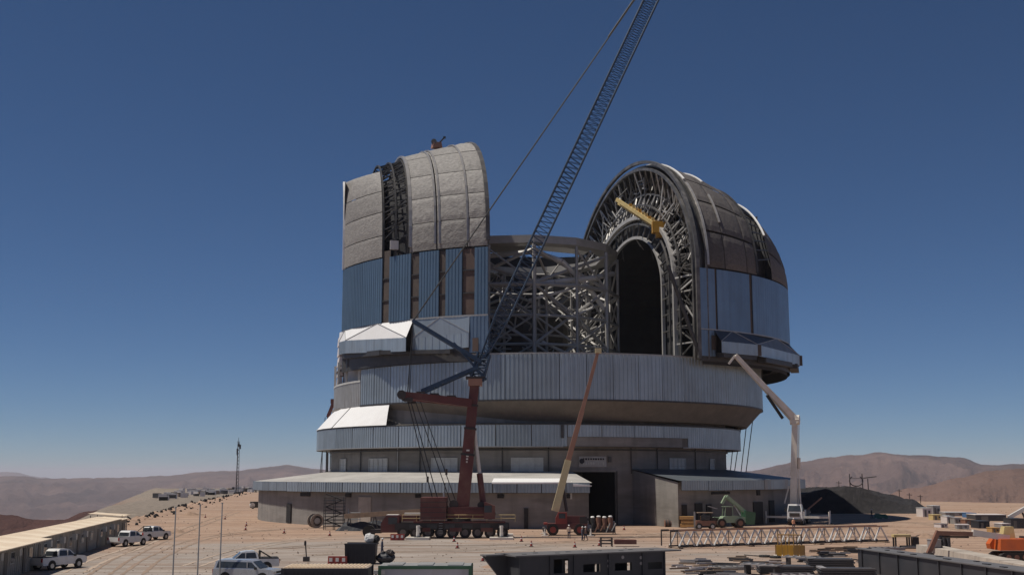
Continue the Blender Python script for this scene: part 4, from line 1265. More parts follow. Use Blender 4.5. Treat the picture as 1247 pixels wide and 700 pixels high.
# main lattice jib, running out of the picture
jA, jM = L(586, 440), L(793, 0)
jB = jA + (jM - jA) * 1.22
lattice(cr, jA, jB, 0.7, 1.95, 0.10, 0.08, 90, 0.11, 0.045, 'blue_lattice', 10, 'jib_section')
MB().tube(jB + Vector((0, -0.6, 0)), jB + Vector((0, 0.6, 0)), 0.6, 14).build('tip_sheave', 'crane_dark', cr)
for s_ in (-1, 1):
    MB().tube(T1 + Vector((0, 0.3 * s_, 0)), jB + Vector((0, 0.3 * s_, 0)), 0.06, 5).build('pendant', 'rope', cr)
pm_ = T1.lerp(jB, 0.7)
MB().tube(pm_ + Vector((0, -0.8, 0)), jB + Vector((0, -0.6, 0.2)), 0.1, 5).build('pendant', 'rope', cr)
for (ua, va), (ub, vb), rr_ in (((496, 486), (527, 608), 0.075), ((500, 488), (533, 607), 0.075), ((506, 489), (549, 612), 0.06), ((512, 489), (556, 613), 0.06), ((503, 391), (496, 480), 0.07), ((503, 391), (499, 480), 0.05)):
    MB().tube(L(ua, va), L(ub, vb), rr_, 5).build('hoist_rope', 'rope', cr)
for (ua, va), fr in (((496, 486), 0.8), ((512, 489), 0.72)):
    q = L(ua, va).lerp(L(527 if ua < 500 else 556, 608), fr)
    MB().tube(q - Vector((0, 0, 0.4)), q + Vector((0, 0, 0.4)), 0.16, 6).build('rope_socket', 'crane_dark', cr)
# outriggers
for u, n_ in ((512, 0), (611, 1)):
    xx = L(u, 650).x
    for s_ in (-1, 1):
        y_ = s_ * 4.4
        o = MB().box((xx, s_ * 2.9, 1.25), (0.7, 3.2, 0.55)).build('outrigger_beam', 'crane_dark', cr)
        MB().tube((xx, y_, 0.3), (xx, y_, 1.8), 0.24, 10).build('jack', 'pump_white', o)
        MB().box((xx, y_, 0.16), (3.1, 2.2, 0.3)).build('ground_mat', 'pump_white', o)
        MB().tube((xx, y_, 0.3), (xx, y_, 0.42), 0.5, 12).build('foot', 'dark_steel', o)
# access rails, ladder and hoses
m = MB()
for k in range(9):
    xx = x0 + 1.0 + k * 1.9
    m.tube((xx, -1.45, 2.2), (xx, -1.45, 3.1), 0.03, 5)
m.tube((x0 + 1.0, -1.45, 3.1), (x0 + 1.0 + 15.2, -1.45, 3.1), 0.03, 5).tube((x0 + 1.0, -1.45, 2.65), (x0 + 1.0 + 15.2, -1.45, 2.65), 0.03, 5)
m.build('hand_rail', 'yellow_pale', cr)
for k in range(5): MB().box((x0 + 6.2, -1.6, 0.7 + 0.32 * k), (0.5, 0.16, 0.05)).build('ladder_rung', 'sheet_grey', cr)
for k in range(4): MB().path([bb + Vector((0.3 + 0.15 * k, -0.9, 0.5)), bb + Vector((0.9 + 0.2 * k, -1.1, -0.4)), bb + Vector((1.6 + 0.2 * k, -1.0, 0.1))], 0.05).build('hose', 'black', cr)
MB().tube((L(540, 604).x, 1.0, 5.0), (L(540, 604).x, 1.0, 6.1), 0.12, 8).build('exhaust', 'rim', cr)
for k in range(3): MB().box((x0 + 4.0 + 4.2 * k, -1.5, 1.15), (1.6, 0.2, 0.5)).build('tool_box', 'red_paint', cr)
# spare wheel and loose bogie beside the cab
MB().tube((x0 - 3.6, -0.5, 0.85), (x0 - 3.6, 0.3, 0.85), 0.85, 18).build('spare_wheel', 'tyre', cr)
MB().box((x0 - 2.6, 0, 0.9), (1.4, 2.2, 0.5)).build('front_winch', 'crane_dark', cr)

# ------------------------------------------------------------------ second crane with cream boom
D2 = 168.0
O2_ = Vector(((688 - CX) / FPX * D2, D2, 0))
c2 = thing('mobile_crane', 'smaller red crane with slim cream and rust telescopic boom leaning on the drum', 'crane', O2_)
def L2(u, v, dy=0.0): return PD(u, v, D2 + dy) - O2_
MB().box((0.1, 0, 1.25), (5.6, 2.5, 0.8)).build('chassis', 'red_paint', c2)
for x in (-1.9, 1.9):
    for s_ in (-1, 1): wheel(c2, (x, s_ * 1.15, 0.8), 0.8, 0.6, rim='red_bright')
MB().box((0.9, 0.2, 2.15), (3.6, 2.2, 1.0)).build('superstructure', 'red_paint', c2)
MB().box((2.4, 0, 1.95), (1.0, 2.4, 1.3)).build('counterweight', 'crane_dark', c2)
oc = MB().prism([(-1.5, 1.6), (0.1, 1.6), (0.1, 3.2), (-1.1, 3.2), (-1.5, 2.4)], -1.3, -0.3).build('operator_cab', 'red_bright', c2)
MB().box((-0.6, -1.31, 2.7), (0.9, 0.05, 0.7)).build('window', 'glass', oc)
MB().box((-2.9, 0, 1.6), (0.5, 2.3, 0.24)).build('front_bar', 'red_bright', c2)
p0, p1, p2, p3 = L2(676, 622), L2(692, 560), L2(709, 500), L2(728.5, 427)
MB().bar(p0, p1, 1.05, 1.1, 0.9, 0.95).build('boom_section', 'cream_paint', c2)
MB().bar(p1.lerp(p0, 0.05), p2, 0.72, 0.74, 0.66, 0.66).build('boom_section', 'rust_boom', c2)
MB().bar(p2.lerp(p1, 0.05), p3, 0.54, 0.54, 0.44, 0.44).build('boom_section', 'rust_boom', c2)
MB().box(p3, (0.9, 0.7, 0.7)).build('boom_head', 'cream_paint', c2)
MB().tube(L2(690, 622), p0.lerp(p1, 0.55), 0.22, 8).build('lift_ram', 'crane_dark', c2)
for s_ in (-1, 1):
    for x in (-3.1, 3.3):
        o = MB().box((x, s_ * 1.9, 0.8), (0.4, 2.0, 0.35)).build('outrigger_beam', 'crane_dark', c2)
        MB().tube((x, s_ * 2.8, 0.05), (x, s_ * 2.8, 1.0), 0.14, 8).build('jack', 'pump_white', o)
        MB().box((x, s_ * 2.8, 0.06), (0.9, 0.9, 0.12)).build('ground_mat', 'pump_white', o)

# ------------------------------------------------------------------ concrete pump truck
D3 = 204.0
O3 = Vector(((966 - CX) / FPX * D3, D3, 0))
RZ3 = math.atan2(-0.93, -0.36)
pt = thing('pump_truck', 'white concrete pump truck with its tall boom folded over towards the dome', 'truck', O3, RZ3)
inv = Matrix.Rotation(-RZ3, 3, 'Z')
def L3(u, v, d=D3): return inv @ (PD(u, v, d) - O3)
MB().box((-1.5, 0, 1.15), (11.5, 1.0, 0.45)).build('chassis', 'crane_dark', pt)
cabm = MB()
cabm.hexa([(2.6, -1.25, 0.75), (4.8, -1.25, 0.75), (4.8, 1.25, 0.75), (2.6, 1.25, 0.75)], [(2.6, -1.22, 2.3), (4.75, -1.22, 2.3), (4.75, 1.22, 2.3), (2.6, 1.22, 2.3)])
cabm.hexa([(2.6, -1.22, 2.3), (4.75, -1.22, 2.3), (4.75, 1.22, 2.3), (2.6, 1.22, 2.3)], [(2.7, -1.05, 3.5), (4.3, -1.05, 3.5), (4.3, 1.05, 3.5), (2.7, 1.05, 3.5)])
co = cabm.build('cab', 'white_car', pt)
MB().hexa([(4.62, -1.08, 2.32), (4.78, -1.08, 2.3), (4.78, 1.08, 2.3), (4.62, 1.08, 2.32)], [(4.25, -0.95, 3.25), (4.4, -0.95, 3.25), (4.4, 0.95, 3.25), (4.25, 0.95, 3.25)]).build('windscreen', 'glass', co)
for s_ in (-1, 1):
    MB().hexa([(3.1, s_ * 1.2, 2.35), (4.5, s_ * 1.2, 2.35), (4.5, s_ * 1.25, 2.35), (3.1, s_ * 1.25, 2.35)], [(3.2, s_ * 1.06, 3.2), (4.15, s_ * 1.06, 3.2), (4.15, s_ * 1.11, 3.2), (3.2, s_ * 1.11, 3.2)]).build('side_window', 'glass', co)
    MB().box((4.82, s_ * 0.85, 1.15), (0.08, 0.45, 0.28)).build('headlight', 'rim', co)
    MB().box((4.6, s_ * 1.5, 2.6), (0.15, 0.25, 0.6)).build('mirror', 'black', co)
MB().box((4.84, 0, 1.75), (0.08, 1.7, 0.6)).build('grille', 'crane_dark', co)
MB().box((4.86, 0, 0.85), (0.15, 2.4, 0.4)).build('bumper', 'crane_dark', co)
for x in (3.7, 1.6, -3.2, -4.6, -6.0):
    for s_ in (-1, 1): wheel(pt, (x, s_ * 1.05, 0.52), 0.52, 0.42, 'wheel')
MB().box((-0.2, 0, 1.9), (2.6, 2.3, 1.0)).build('boom_pedestal', 'pump_white', pt)
MB().box((-4.6, 0, 1.9), (4.8, 2.2, 1.0)).build('pump_housing', 'crane_dark', pt)
MB().hexa([(-7.6, -0.7, 0.9), (-6.8, -0.7, 0.9), (-6.8, 0.7, 0.9), (-7.6, 0.7, 0.9)], [(-8.0, -1.1, 1.9), (-6.6, -1.1, 1.9), (-6.6, 1.1, 1.9), (-8.0, 1.1, 1.9)]).build('hopper', 'pump_white', pt)
b0, b1, b2, b3 = L3(966.5, 614), L3(968, 511, D3 - 1), L3(895, 433, D3 - 5), L3(887.5, 443, D3 - 5)
MB().tube((0, 0, 2.3), (0, 0, 3.2), 0.75, 16).build('slew_ring', 'pump_white', pt)
MB().bar(b0, b1, 1.45, 1.1, 1.1, 0.9).build('boom_arm', 'pump_white', pt)
MB().bar(b0 + Vector((0.2, 1.2, 0)), b0.lerp(b1, 0.3) + Vector((0.1, 0.9, 0)), 0.24).build('boom_ram', 'pump_white', pt)
MB().bar(b0 + Vector((0.2, -1.5, 0.2)), b0.lerp(b1, 0.22) + Vector((0.1, -0.8, 0)), 0.24).build('boom_ram', 'pump_white', pt)
MB().bar(b1, b2, 0.95, 1.25, 0.5, 0.5).build('boom_arm', 'pump_white', pt)
MB().bar(b2, b3, 0.34).build('boom_arm', 'pump_white', pt)
MB().tube(b1 + Vector((0, -0.8, 0)), b1 + Vector((0, 0.8, 0)), 0.85, 12).build('elbow_joint', 'pump_white', pt)
MB().tube(b1 + Vector((0.8, 0, 0)), b1 + Vector((-0.8, 0, 0)), 0.8, 12).build('elbow_joint', 'pump_white', pt)
MB().tube(L3(953, 509, D3 - 3), L3(934, 481, D3 - 4), 0.28, 8).build('boom_ram', 'black', pt)
MB().tube(b0.lerp(b1, 0.42) + Vector((-.5, .7, 0)), b0.lerp(b1, 0.55) + Vector((-.5, .7, 0)), 0.3, 8).build('pipe_clamp', 'pump_white', pt)
MB().path([b0 + Vector((0, 0.8, 0)), b1 + Vector((0, 0.7, 0)), b2 + Vector((0, 0.3, 0.3))], 0.09).build('delivery_pipe', 'pump_white', pt)
for x, s_, l_ in ((1.5, -1, 4.2), (1.5, 1, 4.2), (-5.6, -1, 3.6), (-5.6, 1, 3.6)):
    o = MB().box((x, s_ * (1.1 + l_ / 2), 1.25), (0.35, l_, 0.35)).build('outrigger_leg', 'pump_white', pt)
    MB().tube((x, s_ * (1.1 + l_), 0.05), (x, s_ * (1.1 + l_), 2.2), 0.13, 8).build('jack', 'pump_white', o)
    MB().box((x, s_ * (1.1 + l_), 0.06), (0.8, 0.8, 0.12)).build('ground_mat', 'timber_dull', o)
MB().bar((-3.5, 1.1, 2.4), (-7.0, 3.2, 4.4), 0.22).build('rear_ladder', 'brown_arm', pt)

# ------------------------------------------------------------------ parked vehicles
def pickup(label, loc, rz, body='white_car', bed_cover=False, roll_bar=False, suv=False, group=None, name='pickup_truck'):
    t = thing(name, label, 'suv' if suv else 'pickup', loc, rz, group)
    b = MB()
    def slab(poly, ys):
        # side profile with tumblehome: ys = half widths per height
        n = len(poly)
        for s_ in (0,):
            vs = [(x, -ys(z), z) for x, z in poly] + [(x, ys(z), z) for x, z in poly]
            fs = [(i, (i + 1) % n, n + (i + 1) % n, n + i) for i in range(n)] + [tuple(range(n - 1, -1, -1)), tuple(range(n, 2 * n))]
        return vs, fs
    wid = lambda z: 0.92 if z < 1.0 else 0.92 - (z - 1.0) * 0.22
    hood = [(-2.6, 0.45), (2.45, 0.42), (2.62, 0.62), (2.58, 0.98), (2.3, 1.1), (1.3, 1.16), (-2.62, 1.12), (-2.66, 0.6)]
    b.add(*slab(hood, wid))
    bo = b.build('body', body, t)
    rear = -2.45 if suv else -0.75
    cabp = [(1.35, 1.14), (0.65, 1.72), (0.3, 1.80), (rear + 0.25, 1.80), (rear, 1.62 if not suv else 1.7), (rear - 0.12, 1.12)]
    MB().add(*slab(cabp, lambda z: 0.86 - (z - 1.12) * 0.22)).build('cab', body, t)
    gl = 0.865
    win = [(1.12, 1.2), (0.6, 1.64), (rear + 0.2, 1.68), (rear + 0.06, 1.2)]
    for s_ in (-1, 1):
        n = len(win)
        yy = lambda z: s_ * (0.875 - (z - 1.12) * 0.22)
        vs = [(x, yy(z), z) for x, z in win] + [(x, yy(z) - s_ * 0.03, z) for x, z in win]
        MB().add(vs, [(0, 1, 2, 3), (7, 6, 5, 4)] + [(i, (i + 1) % 4, 4 + (i + 1) % 4, 4 + i) for i in range(4)]).build('side_window', 'glass', t)
        MB().box((0.28, s_ * 0.83, 1.44), (0.07, 0.06, 0.5)).build('door_pillar', body, t)
        MB().box((1.05, s_ * 1.0, 1.2), (0.14, 0.2, 0.18)).build('mirror', 'black', t)
        MB().box((2.56, s_ * 0.68, 0.88), (0.1, 0.36, 0.18)).build('headlight', 'rim', t)
        MB().box((-2.65, s_ * 0.8, 0.92), (0.06, 0.18, 0.34)).build('tail_light', 'lamp_red', t)
        for x in (1.62, -1.55):
            wheel(t, (x, s_ * 0.82, 0.39), 0.39, 0.26)
            MB().tube((x, s_ * 0.90, 0.42), (x, s_ * 0.925, 0.42), 0.47, 16).build('wheel_arch', 'black', t)
    for xa, xb, za, zb in ((1.34, 0.68, 1.18, 1.70),):
        MB().add([(xa + 0.01, -0.76, za), (xa + 0.01, 0.76, za), (xb + 0.02, 0.68, zb), (xb + 0.02, -0.68, zb)], [(0, 1, 2, 3)]).add([(xa - 0.02, -0.76, za), (xa - 0.02, 0.76, za), (xb - 0.01, 0.68, zb), (xb - 0.01, -0.68, zb)], [(3, 2, 1, 0)]).build('windscreen', 'glass', t)
    MB().add([(rear - 0.12, -0.74, 1.2), (rear - 0.03, -0.68, 1.6), (rear - 0.03, 0.68, 1.6), (rear - 0.12, 0.74, 1.2)], [(0, 1, 2, 3)]).build('rear_window', 'glass', t)
    MB().box((2.62, 0, 0.62), (0.12, 1.5, 0.2)).build('bumper', 'black', t)
    MB().box((2.6, 0, 0.9), (0.07, 0.9, 0.16)).build('grille', 'black', t)
    if not suv:
        MB().box((-1.72, 0, 1.13), (1.6, 1.5, 0.04)).build('bed_well', 'black', t)
        if bed_cover:
            MB().box((-1.72, 0, 1.16), (1.75, 1.75, 0.12)).build('bed_rail', 'black', t)
    if roll_bar:
        m = MB()
        for s_ in (-1, 1):
            m.tube((-0.95, s_ * 0.7, 1.12), (-1.0, s_ * 0.6, 1.78), 0.05).tube((-1.0, s_ * 0.6, 1.78), (-2.0, s_ * 0.7, 1.18), 0.05)
        m.tube((-1.0, -0.6, 1.78), (-1.0, 0.6, 1.78), 0.05)
        m.build('roll_bar', 'black', t)
    return t
def face(dx, dy): return math.atan2(dy, dx)
ROW = Vector((-0.168, 0.986, 0))
rowang = face(ROW.x, ROW.y)
pickup('white pickup parked tail out beside the cream roofed site offices', G(70, 692), rowang - 0.6)
pickup('white pickup in the middle of the three along the site offices', G(156, 664), rowang - 0.55)
pickup('white pickup with a dark rack, parked past the end of the site offices', G(185, 657), rowang - 0.6, roll_bar=True)
pickup('white pickup with black roll bar and bed rails behind the silver suv', G(297, 697) + Vector((0, 1.5, 0)), face(-0.96, -0.28), bed_cover=True, roll_bar=True)
pickup('silver white suv in front of the pickup with the roll bar', G(302, 709), face(0.96, -0.22), 'silver_car', suv=True, name='parked_suv')

# ------------------------------------------------------------------ site offices in a row
def office(y0, ln, h_, over, label, group, door=True):
    s0 = Vector((-39.4, 85, 0)) + ROW * ((y0 - 85) / ROW.y)
    t = thing('site_office', label, 'portable office', s0, rowang - PI / 2, group)
    # local x: out to the yard, local y along the row
    wd = 2.6
    w_ = MB().box((-wd / 2, ln / 2, h_ / 2), (wd, ln - 0.05, h_)).build('wall', 'office_wall', t)
    n = int(ln / 0.62)
    for k in range(n + 1):
        MB().box((0.03, 0.05 + k * (ln - 0.12) / n, h_ / 2), (0.06, 0.09, h_ - 0.1)).build('wall_rib', 'office_wall', w_)
    MB().hexa([(-wd - 0.25, -0.03, h_ + 0.02), (over, -0.03, h_ + 0.02), (over, ln + 0.03, h_ + 0.02), (-wd - 0.25, ln + 0.03, h_ + 0.02)],
              [(-wd - 0.25, -0.03, h_ + 0.38), (over, -0.03, h_ + 0.1), (over, ln + 0.03, h_ + 0.1), (-wd - 0.25, ln + 0.03, h_ + 0.38)]).build('roof', 'roof_cream', t)
    dpos = random.uniform(0.25, 0.4) * ln
    if door:
        d = MB().box((0.07, dpos, 1.1), (0.06, 0.9, 2.1)).build('door', 'office_door', t)
        MB().box((0.13, dpos + 0.36, 1.1), (0.06, 0.06, 0.12)).build('handle', 'rim', d)
    wpos = dpos + 2.2
    f = MB().box((0.07, wpos, 1.6), (0.06, 1.3, 1.0)).build('window', 'window_white', t)
    for s_ in (-0.31, 0.31):
        MB().box((0.105, wpos + s_, 1.6), (0.02, 0.54, 0.84)).build('pane', 'glass', f)
    if random.random() < 0.5:
        MB().box((0.25, ln - 0.9, 2.0), (0.45, 0.8, 0.6)).build('air_conditioner', 'window_white', t)
    return t
yy = 66.0
k = 0
GN = 'site offices with deep cream eaves'
GF = 'plain site offices further along the row'
while yy < 106:
    office(yy, 6.0, 2.65, 1.5, 'grey walled site office with a deep cream roof over its door', GN); yy += 5.95
for k in range(9):
    office(yy, 6.0, 2.65 if k < 8 else 2.5, 0.25, 'grey walled site office with a narrow cream roof strip' if k < 8 else 'last site office of the row with a tilted pale roof sheet', GF); yy += 5.95
q = Vector((-39.4, 85, 0)) + ROW * ((163 - 85) / ROW.y)
a_ = thing('roof_awning', 'pale raised awning sheet on the end of the office row', 'awning', q + Vector((-1.5, 0, 2.9)), rowang - PI / 2)
MB().hexa([(-3.5, -3, 0.3), (1.2, -3, -0.05), (1.2, 3, -0.05), (-3.5, 3, 0.3)], [(-3.5, -3, 0.36), (1.2, -3, 0.02), (1.2, 3, 0.02), (-3.5, 3, 0.36)]).build('sheet', 'roof_cream', a_)
for x, y_ in ((-3.2, -2.6), (-3.2, 2.6), (0.9, -2.6), (0.9, 2.6)): MB().tube((x, y_, -0.4), (x, y_, 0.1), 0.05).build('leg', 'dark_steel', a_)

# slim poles in the yard
for u, vt in ((210, 618), (240, 615), (267, 613)):
    b_ = G(u, 710); tz = PD(u, vt, b_.y).z
    o = thing('flag_pole', 'bare slim grey pole standing in the yard near the parked vehicles', 'pole', b_, 0, 'bare poles in the yard')
    MB().tube((0, 0, 0), (0, 0, tz), 0.065, 8, 0.045).build('shaft', 'sheet_grey', o)
    MB().box((0, 0, 0.06), (0.4, 0.4, 0.12)).build('base_plate', 'dark_steel', o)
    MB().tube((0, 0, tz), (0, 0, tz + 0.09), 0.08, 8).build('cap', 'sheet_grey', o)

# radio mast far along the ridge
mp_ = Vector(((295 - CX) / FPX * 640 / 0.995, 640, 0)); mp_.z = terrain(mp_.x, mp_.y)
ms = thing('radio_mast', 'slim lattice radio mast with antennas on the far ridge', 'mast', mp_)
mh = PD(295, 537, 640).z - mp_.z
for k in range(3):
    a = 2 * PI * k / 3
    MB().tube((0.9 * math.cos(a), 0.9 * math.sin(a), -1), (0.5 * math.cos(a), 0.5 * math.sin(a), mh), 0.13, 5).build('leg', 'dark_steel', ms)
for k in range(16):
    z = mh * k / 16
    for j in range(3):
        a, b2_ = 2 * PI * j / 3, 2 * PI * (j + 1) / 3
        MB().tube((0.8 * math.cos(a), 0.8 * math.sin(a), z), (0.8 * math.cos(b2_), 0.8 * math.sin(b2_), z + mh / 16), 0.07, 4).build('brace', 'dark_steel', ms)
for z, a, l_ in ((mh - 3, 0.3, 2.4), (mh - 5, 2.4, 2.0), (mh - 6.5, 4.4, 2.0), (mh - 2, 1.5, 1.5)):
    MB().box((1.0 * math.cos(a), 1.0 * math.sin(a), z), (0.6, 0.6, l_)).build('antenna', 'dark_steel', ms)
MB().tube((0, 0, mh), (0, 0, mh + 2), 0.12, 5).build('spike', 'dark_steel', ms)

# distant storage yard on the lower terrace
rnd = random.Random(21)
def terr_pt(u, d):
    x = (u - CX) / FPX * d
    return Vector((x, d, terrain(x, d)))
def small_box_thing(name, label, cat, group, p, sx, sy, sz, mat, roof, rz):
    o = thing(name, label, cat, p, rz, group)
    MB().box((0, 0, sz / 2), (sx, sy, sz)).build('body', mat, o)
    MB().box((0, 0, sz + 0.06), (sx * 1.04, sy * 1.04, 0.12)).build('roof', roof, o)
    return o
for k in range(110):
    u = rnd.uniform(196, 324)
    d = 640 + (u - 196) * 2.4 + rnd.uniform(-90, 130)
    p = terr_pt(u, d)
    if poly_sd(p.x, p.y, TERRACE) > 0: continue
    if rnd.random() < 0.45:
        small_box_thing('storage_container', 'small pale storage container in the distant yard beyond the berm', 'container', 'pale containers in the distant yard', p, rnd.uniform(2.4, 5), 2.4, rnd.uniform(1.8, 2.6), 'white_box', 'white_paint', rnd.uniform(-0.5, 0.5))
    else:
        small_box_thing('material_stack', 'small dark stack of material in the distant yard beyond the berm', 'stack', 'dark stacks in the distant yard', p, rnd.uniform(2, 5), 2.4, rnd.uniform(1.0, 2.4), rnd.choice(['rock_dark', 'dark_steel', 'timber_dull', 'stone']), 'rock_dark', rnd.uniform(-0.8, 0.8))

# ------------------------------------------------------------------ yard in front of the annex
def pos(u, v): return G(u, v)
# site stair scaffold against the annex
sp = Vector(((411 - CX) / FPX * 184, 184, 0))
st = thing('scaffold_stair', 'dark scaffold stair tower standing against the sunlit annex wall', 'scaffold', sp)
for x in (-1.5, 0, 1.5):
    for y_ in (-0.8, 0.8): MB().tube((x, y_, 0), (x, y_, 5.0), 0.06).build('standard', 'dark_steel', st)
for k in range(5):
    z = 0.5 + k * 1.0
    MB().box((0, 0, z), (3.2, 1.7, 0.09)).build('platform', 'dark_steel', st)
    for y_ in (-0.8, 0.8): MB().tube((-1.6, y_, z + 0.5), (1.6, y_, z + 0.5), 0.04).build('guard_rail', 'dark_steel', st)
    MB().bar((-1.3 if k % 2 else 1.3, -0.5, z), (1.3 if k % 2 else -1.3, -0.5, z + 1.0), 0.5, 0.12).build('stair_flight', 'black', st)
# small frames stacked to its right
for i in range(4):
    p = sp + Vector((3.1 + 0.05 * i, -0.5 - 0.2 * i, 0))
    o = thing('ladder', 'grey scaffold ladder leaning beside the stair tower', 'ladder', p, 0.05 * i, 'leaning scaffold ladders')
    for x in (-0.9, 0.9): MB().tube((x, 0, 0), (x, 0.6, 3.2), 0.05).build('upright', 'sheet_grey', o)
    for z in (0.6, 1.6, 2.6): MB().tube((-0.9, 0.19 * z, z), (0.9, 0.19 * z, z), 0.04).build('rung', 'sheet_grey', o)
# cable reel
p = pos(384, 642)
o = thing('cable_drum', 'pale wooden cable drum standing alone on the red dirt', 'drum', p, 0.5)
for s_ in (-0.8, 0.8): MB().tube((0, s_, 1.1), (0, s_ + 0.12, 1.1), 1.1, 20).build('flange', 'timber_pale', o)
MB().tube((0, -0.8, 1.1), (0, 0.85, 1.1), 0.8, 16).build('core', 'black', o)
MB().tube((0, -0.9, 1.1), (0, -0.82, 1.1), 0.5, 12).build('hub', 'sheet_grey', o)
# long pale beam lying on trestles
a_, b_ = PD(420, 626, 180), PD(512, 617, 178)
o = thing('timber_beam', 'long pale timber beam lying on trestles before the annex', 'beam', Vector((a_.x, a_.y, 0)))
bb_ = Vector((b_.x - a_.x, b_.y - a_.y, 0))
MB().bar((0, 0, 2.2), bb_ + Vector((0, 0, 3.0)), 0.7, 0.7).build('beam', 'timber_dull', o)
for fr in (0.06, 0.4, 0.75, 0.96):
    q = bb_ * fr; zt_ = 2.2 + 0.8 * fr - 0.36
    MB().bar(q + Vector((-0.5, 0, 0)), q + Vector((-0.1, 0, zt_)), 0.14).bar(q + Vector((0.5, 0, 0)), q + Vector((0.1, 0, zt_)), 0.14).build('trestle', 'dark_steel', o)
# dark tarpaulin covered stack under it
p = Vector(((447 - CX) / FPX * 181, 181, 0))
o = thing('covered_stack', 'low dark tarpaulin covered stack behind the crane cab', 'stack', p)
def tarp(w_, d_, h_):
    def fn(s, t):
        x, y_ = (s - 0.5) * w_, (t - 0.5) * d_
        e = min(s, 1 - s, t, 1 - t) * 6
        return (x, y_, h_ * min(1, e) * (0.8 + 0.25 * noise.noise(Vector((x * 0.6, y_ * 0.6, h_)))))
    return MB().grid(fn, 16, 10)
tarp(8.5, 3.5, 1.6).build('tarpaulin', 'navy', o)
for s_ in (-2.5, 0, 2.5): MB().box((s_, -1.9, 0.1), (0.5, 0.4, 0.2)).build('weight_block', 'concrete_pale', o)

# bundle of struts, a boom lift and pale pipes at the annex corner
p = pos(338, 627)
o = thing('boom_lift', 'yellow folded boom lift standing at the sunny end of the annex', 'lift', p + Vector((-2.5, 1.0, 0)), 0.2)
MB().box((0, 0, 0.75), (2.6, 1.7, 0.6)).build('chassis', 'yellow_pale', o)
for x in (-0.9, 0.9):
    for s_ in (-0.85, 0.85): wheel(o, (x, s_, 0.42), 0.42, 0.3)
MB().bar((0.3, 0, 1.2), (-0.7, 0, 4.6), 0.34, 0.4).build('boom_arm', 'yellow_paint', o)
MB().bar((-0.7, 0, 4.6), (0.5, 0, 2.2), 0.3, 0.34).build('boom_arm', 'yellow_pale', o)
MB().box((0.9, 0, 1.9), (0.9, 1.2, 0.1)).box((0.9, -0.6, 2.4), (0.9, 0.05, 0.9)).box((0.9, 0.6, 2.4), (0.9, 0.05, 0.9)).build('basket', 'yellow_paint', o)
rnd = random.Random(5)
for k in range(9):
    p = pos(332 + 3.6 * k, 628 + rnd.uniform(-1, 3))
    o = thing('steel_prop', 'pale steel prop leaning in the jumble at the annex corner', 'prop', p, 0, 'jumble of props at the annex corner')
    tip = Vector((rnd.uniform(-1.6, 1.2), rnd.uniform(0.2, 1.5), rnd.uniform(1.6, 4.2)))
    MB().tube((0, 0, 0.08), tip, 0.11, 6).build('tube', rnd.choice(['white_paint', 'sheet_grey', 'dark_steel', 'pump_white']), o)
    MB().box((0, 0, 0.05), (0.6, 0.6, 0.1)).build('foot_plate', 'dark_steel', o)
for k, (u, v) in enumerate(((324, 630), (345, 631), (356, 629), (365, 630))):
    p = pos(u, v)
    o = thing('pipe_bundle', 'short bundle of pale pipes on the ground at the annex corner', 'pipes', p, rnd.uniform(-0.4, 0.4), 'pipe bundles at the annex corner')
    for j, (y_, z) in enumerate(((-0.4, 0.2), (0, 0.2), (0.4, 0.2), (-0.2, 0.54), (0.2, 0.54))):
        MB().tube((-1.6, y_, z), (1.6, y_, z), 0.19, 8).build('pipe', 'white_paint' if j % 2 else 'sheet_grey', o)
p = pos(312, 619)
o = thing('generator', 'small grey generator with a white tank left of the boom lift', 'generator', p, 0.3)
MB().box((0, 0, 1.0), (3.0, 1.5, 1.5)).build('housing', 'dark_steel', o)
MB().tube((-1.0, -0.9, 0.9), (-1.0, 0.9, 0.9), 0.6, 12).build('tank', 'white_paint', o)
MB().tube((0.8, 0, 1.7), (0.8, 0, 2.6), 0.12).build('exhaust', 'black', o)
for x in (-0.9, 0.9): wheel(o, (x, -0.8, 0.35), 0.35, 0.2)

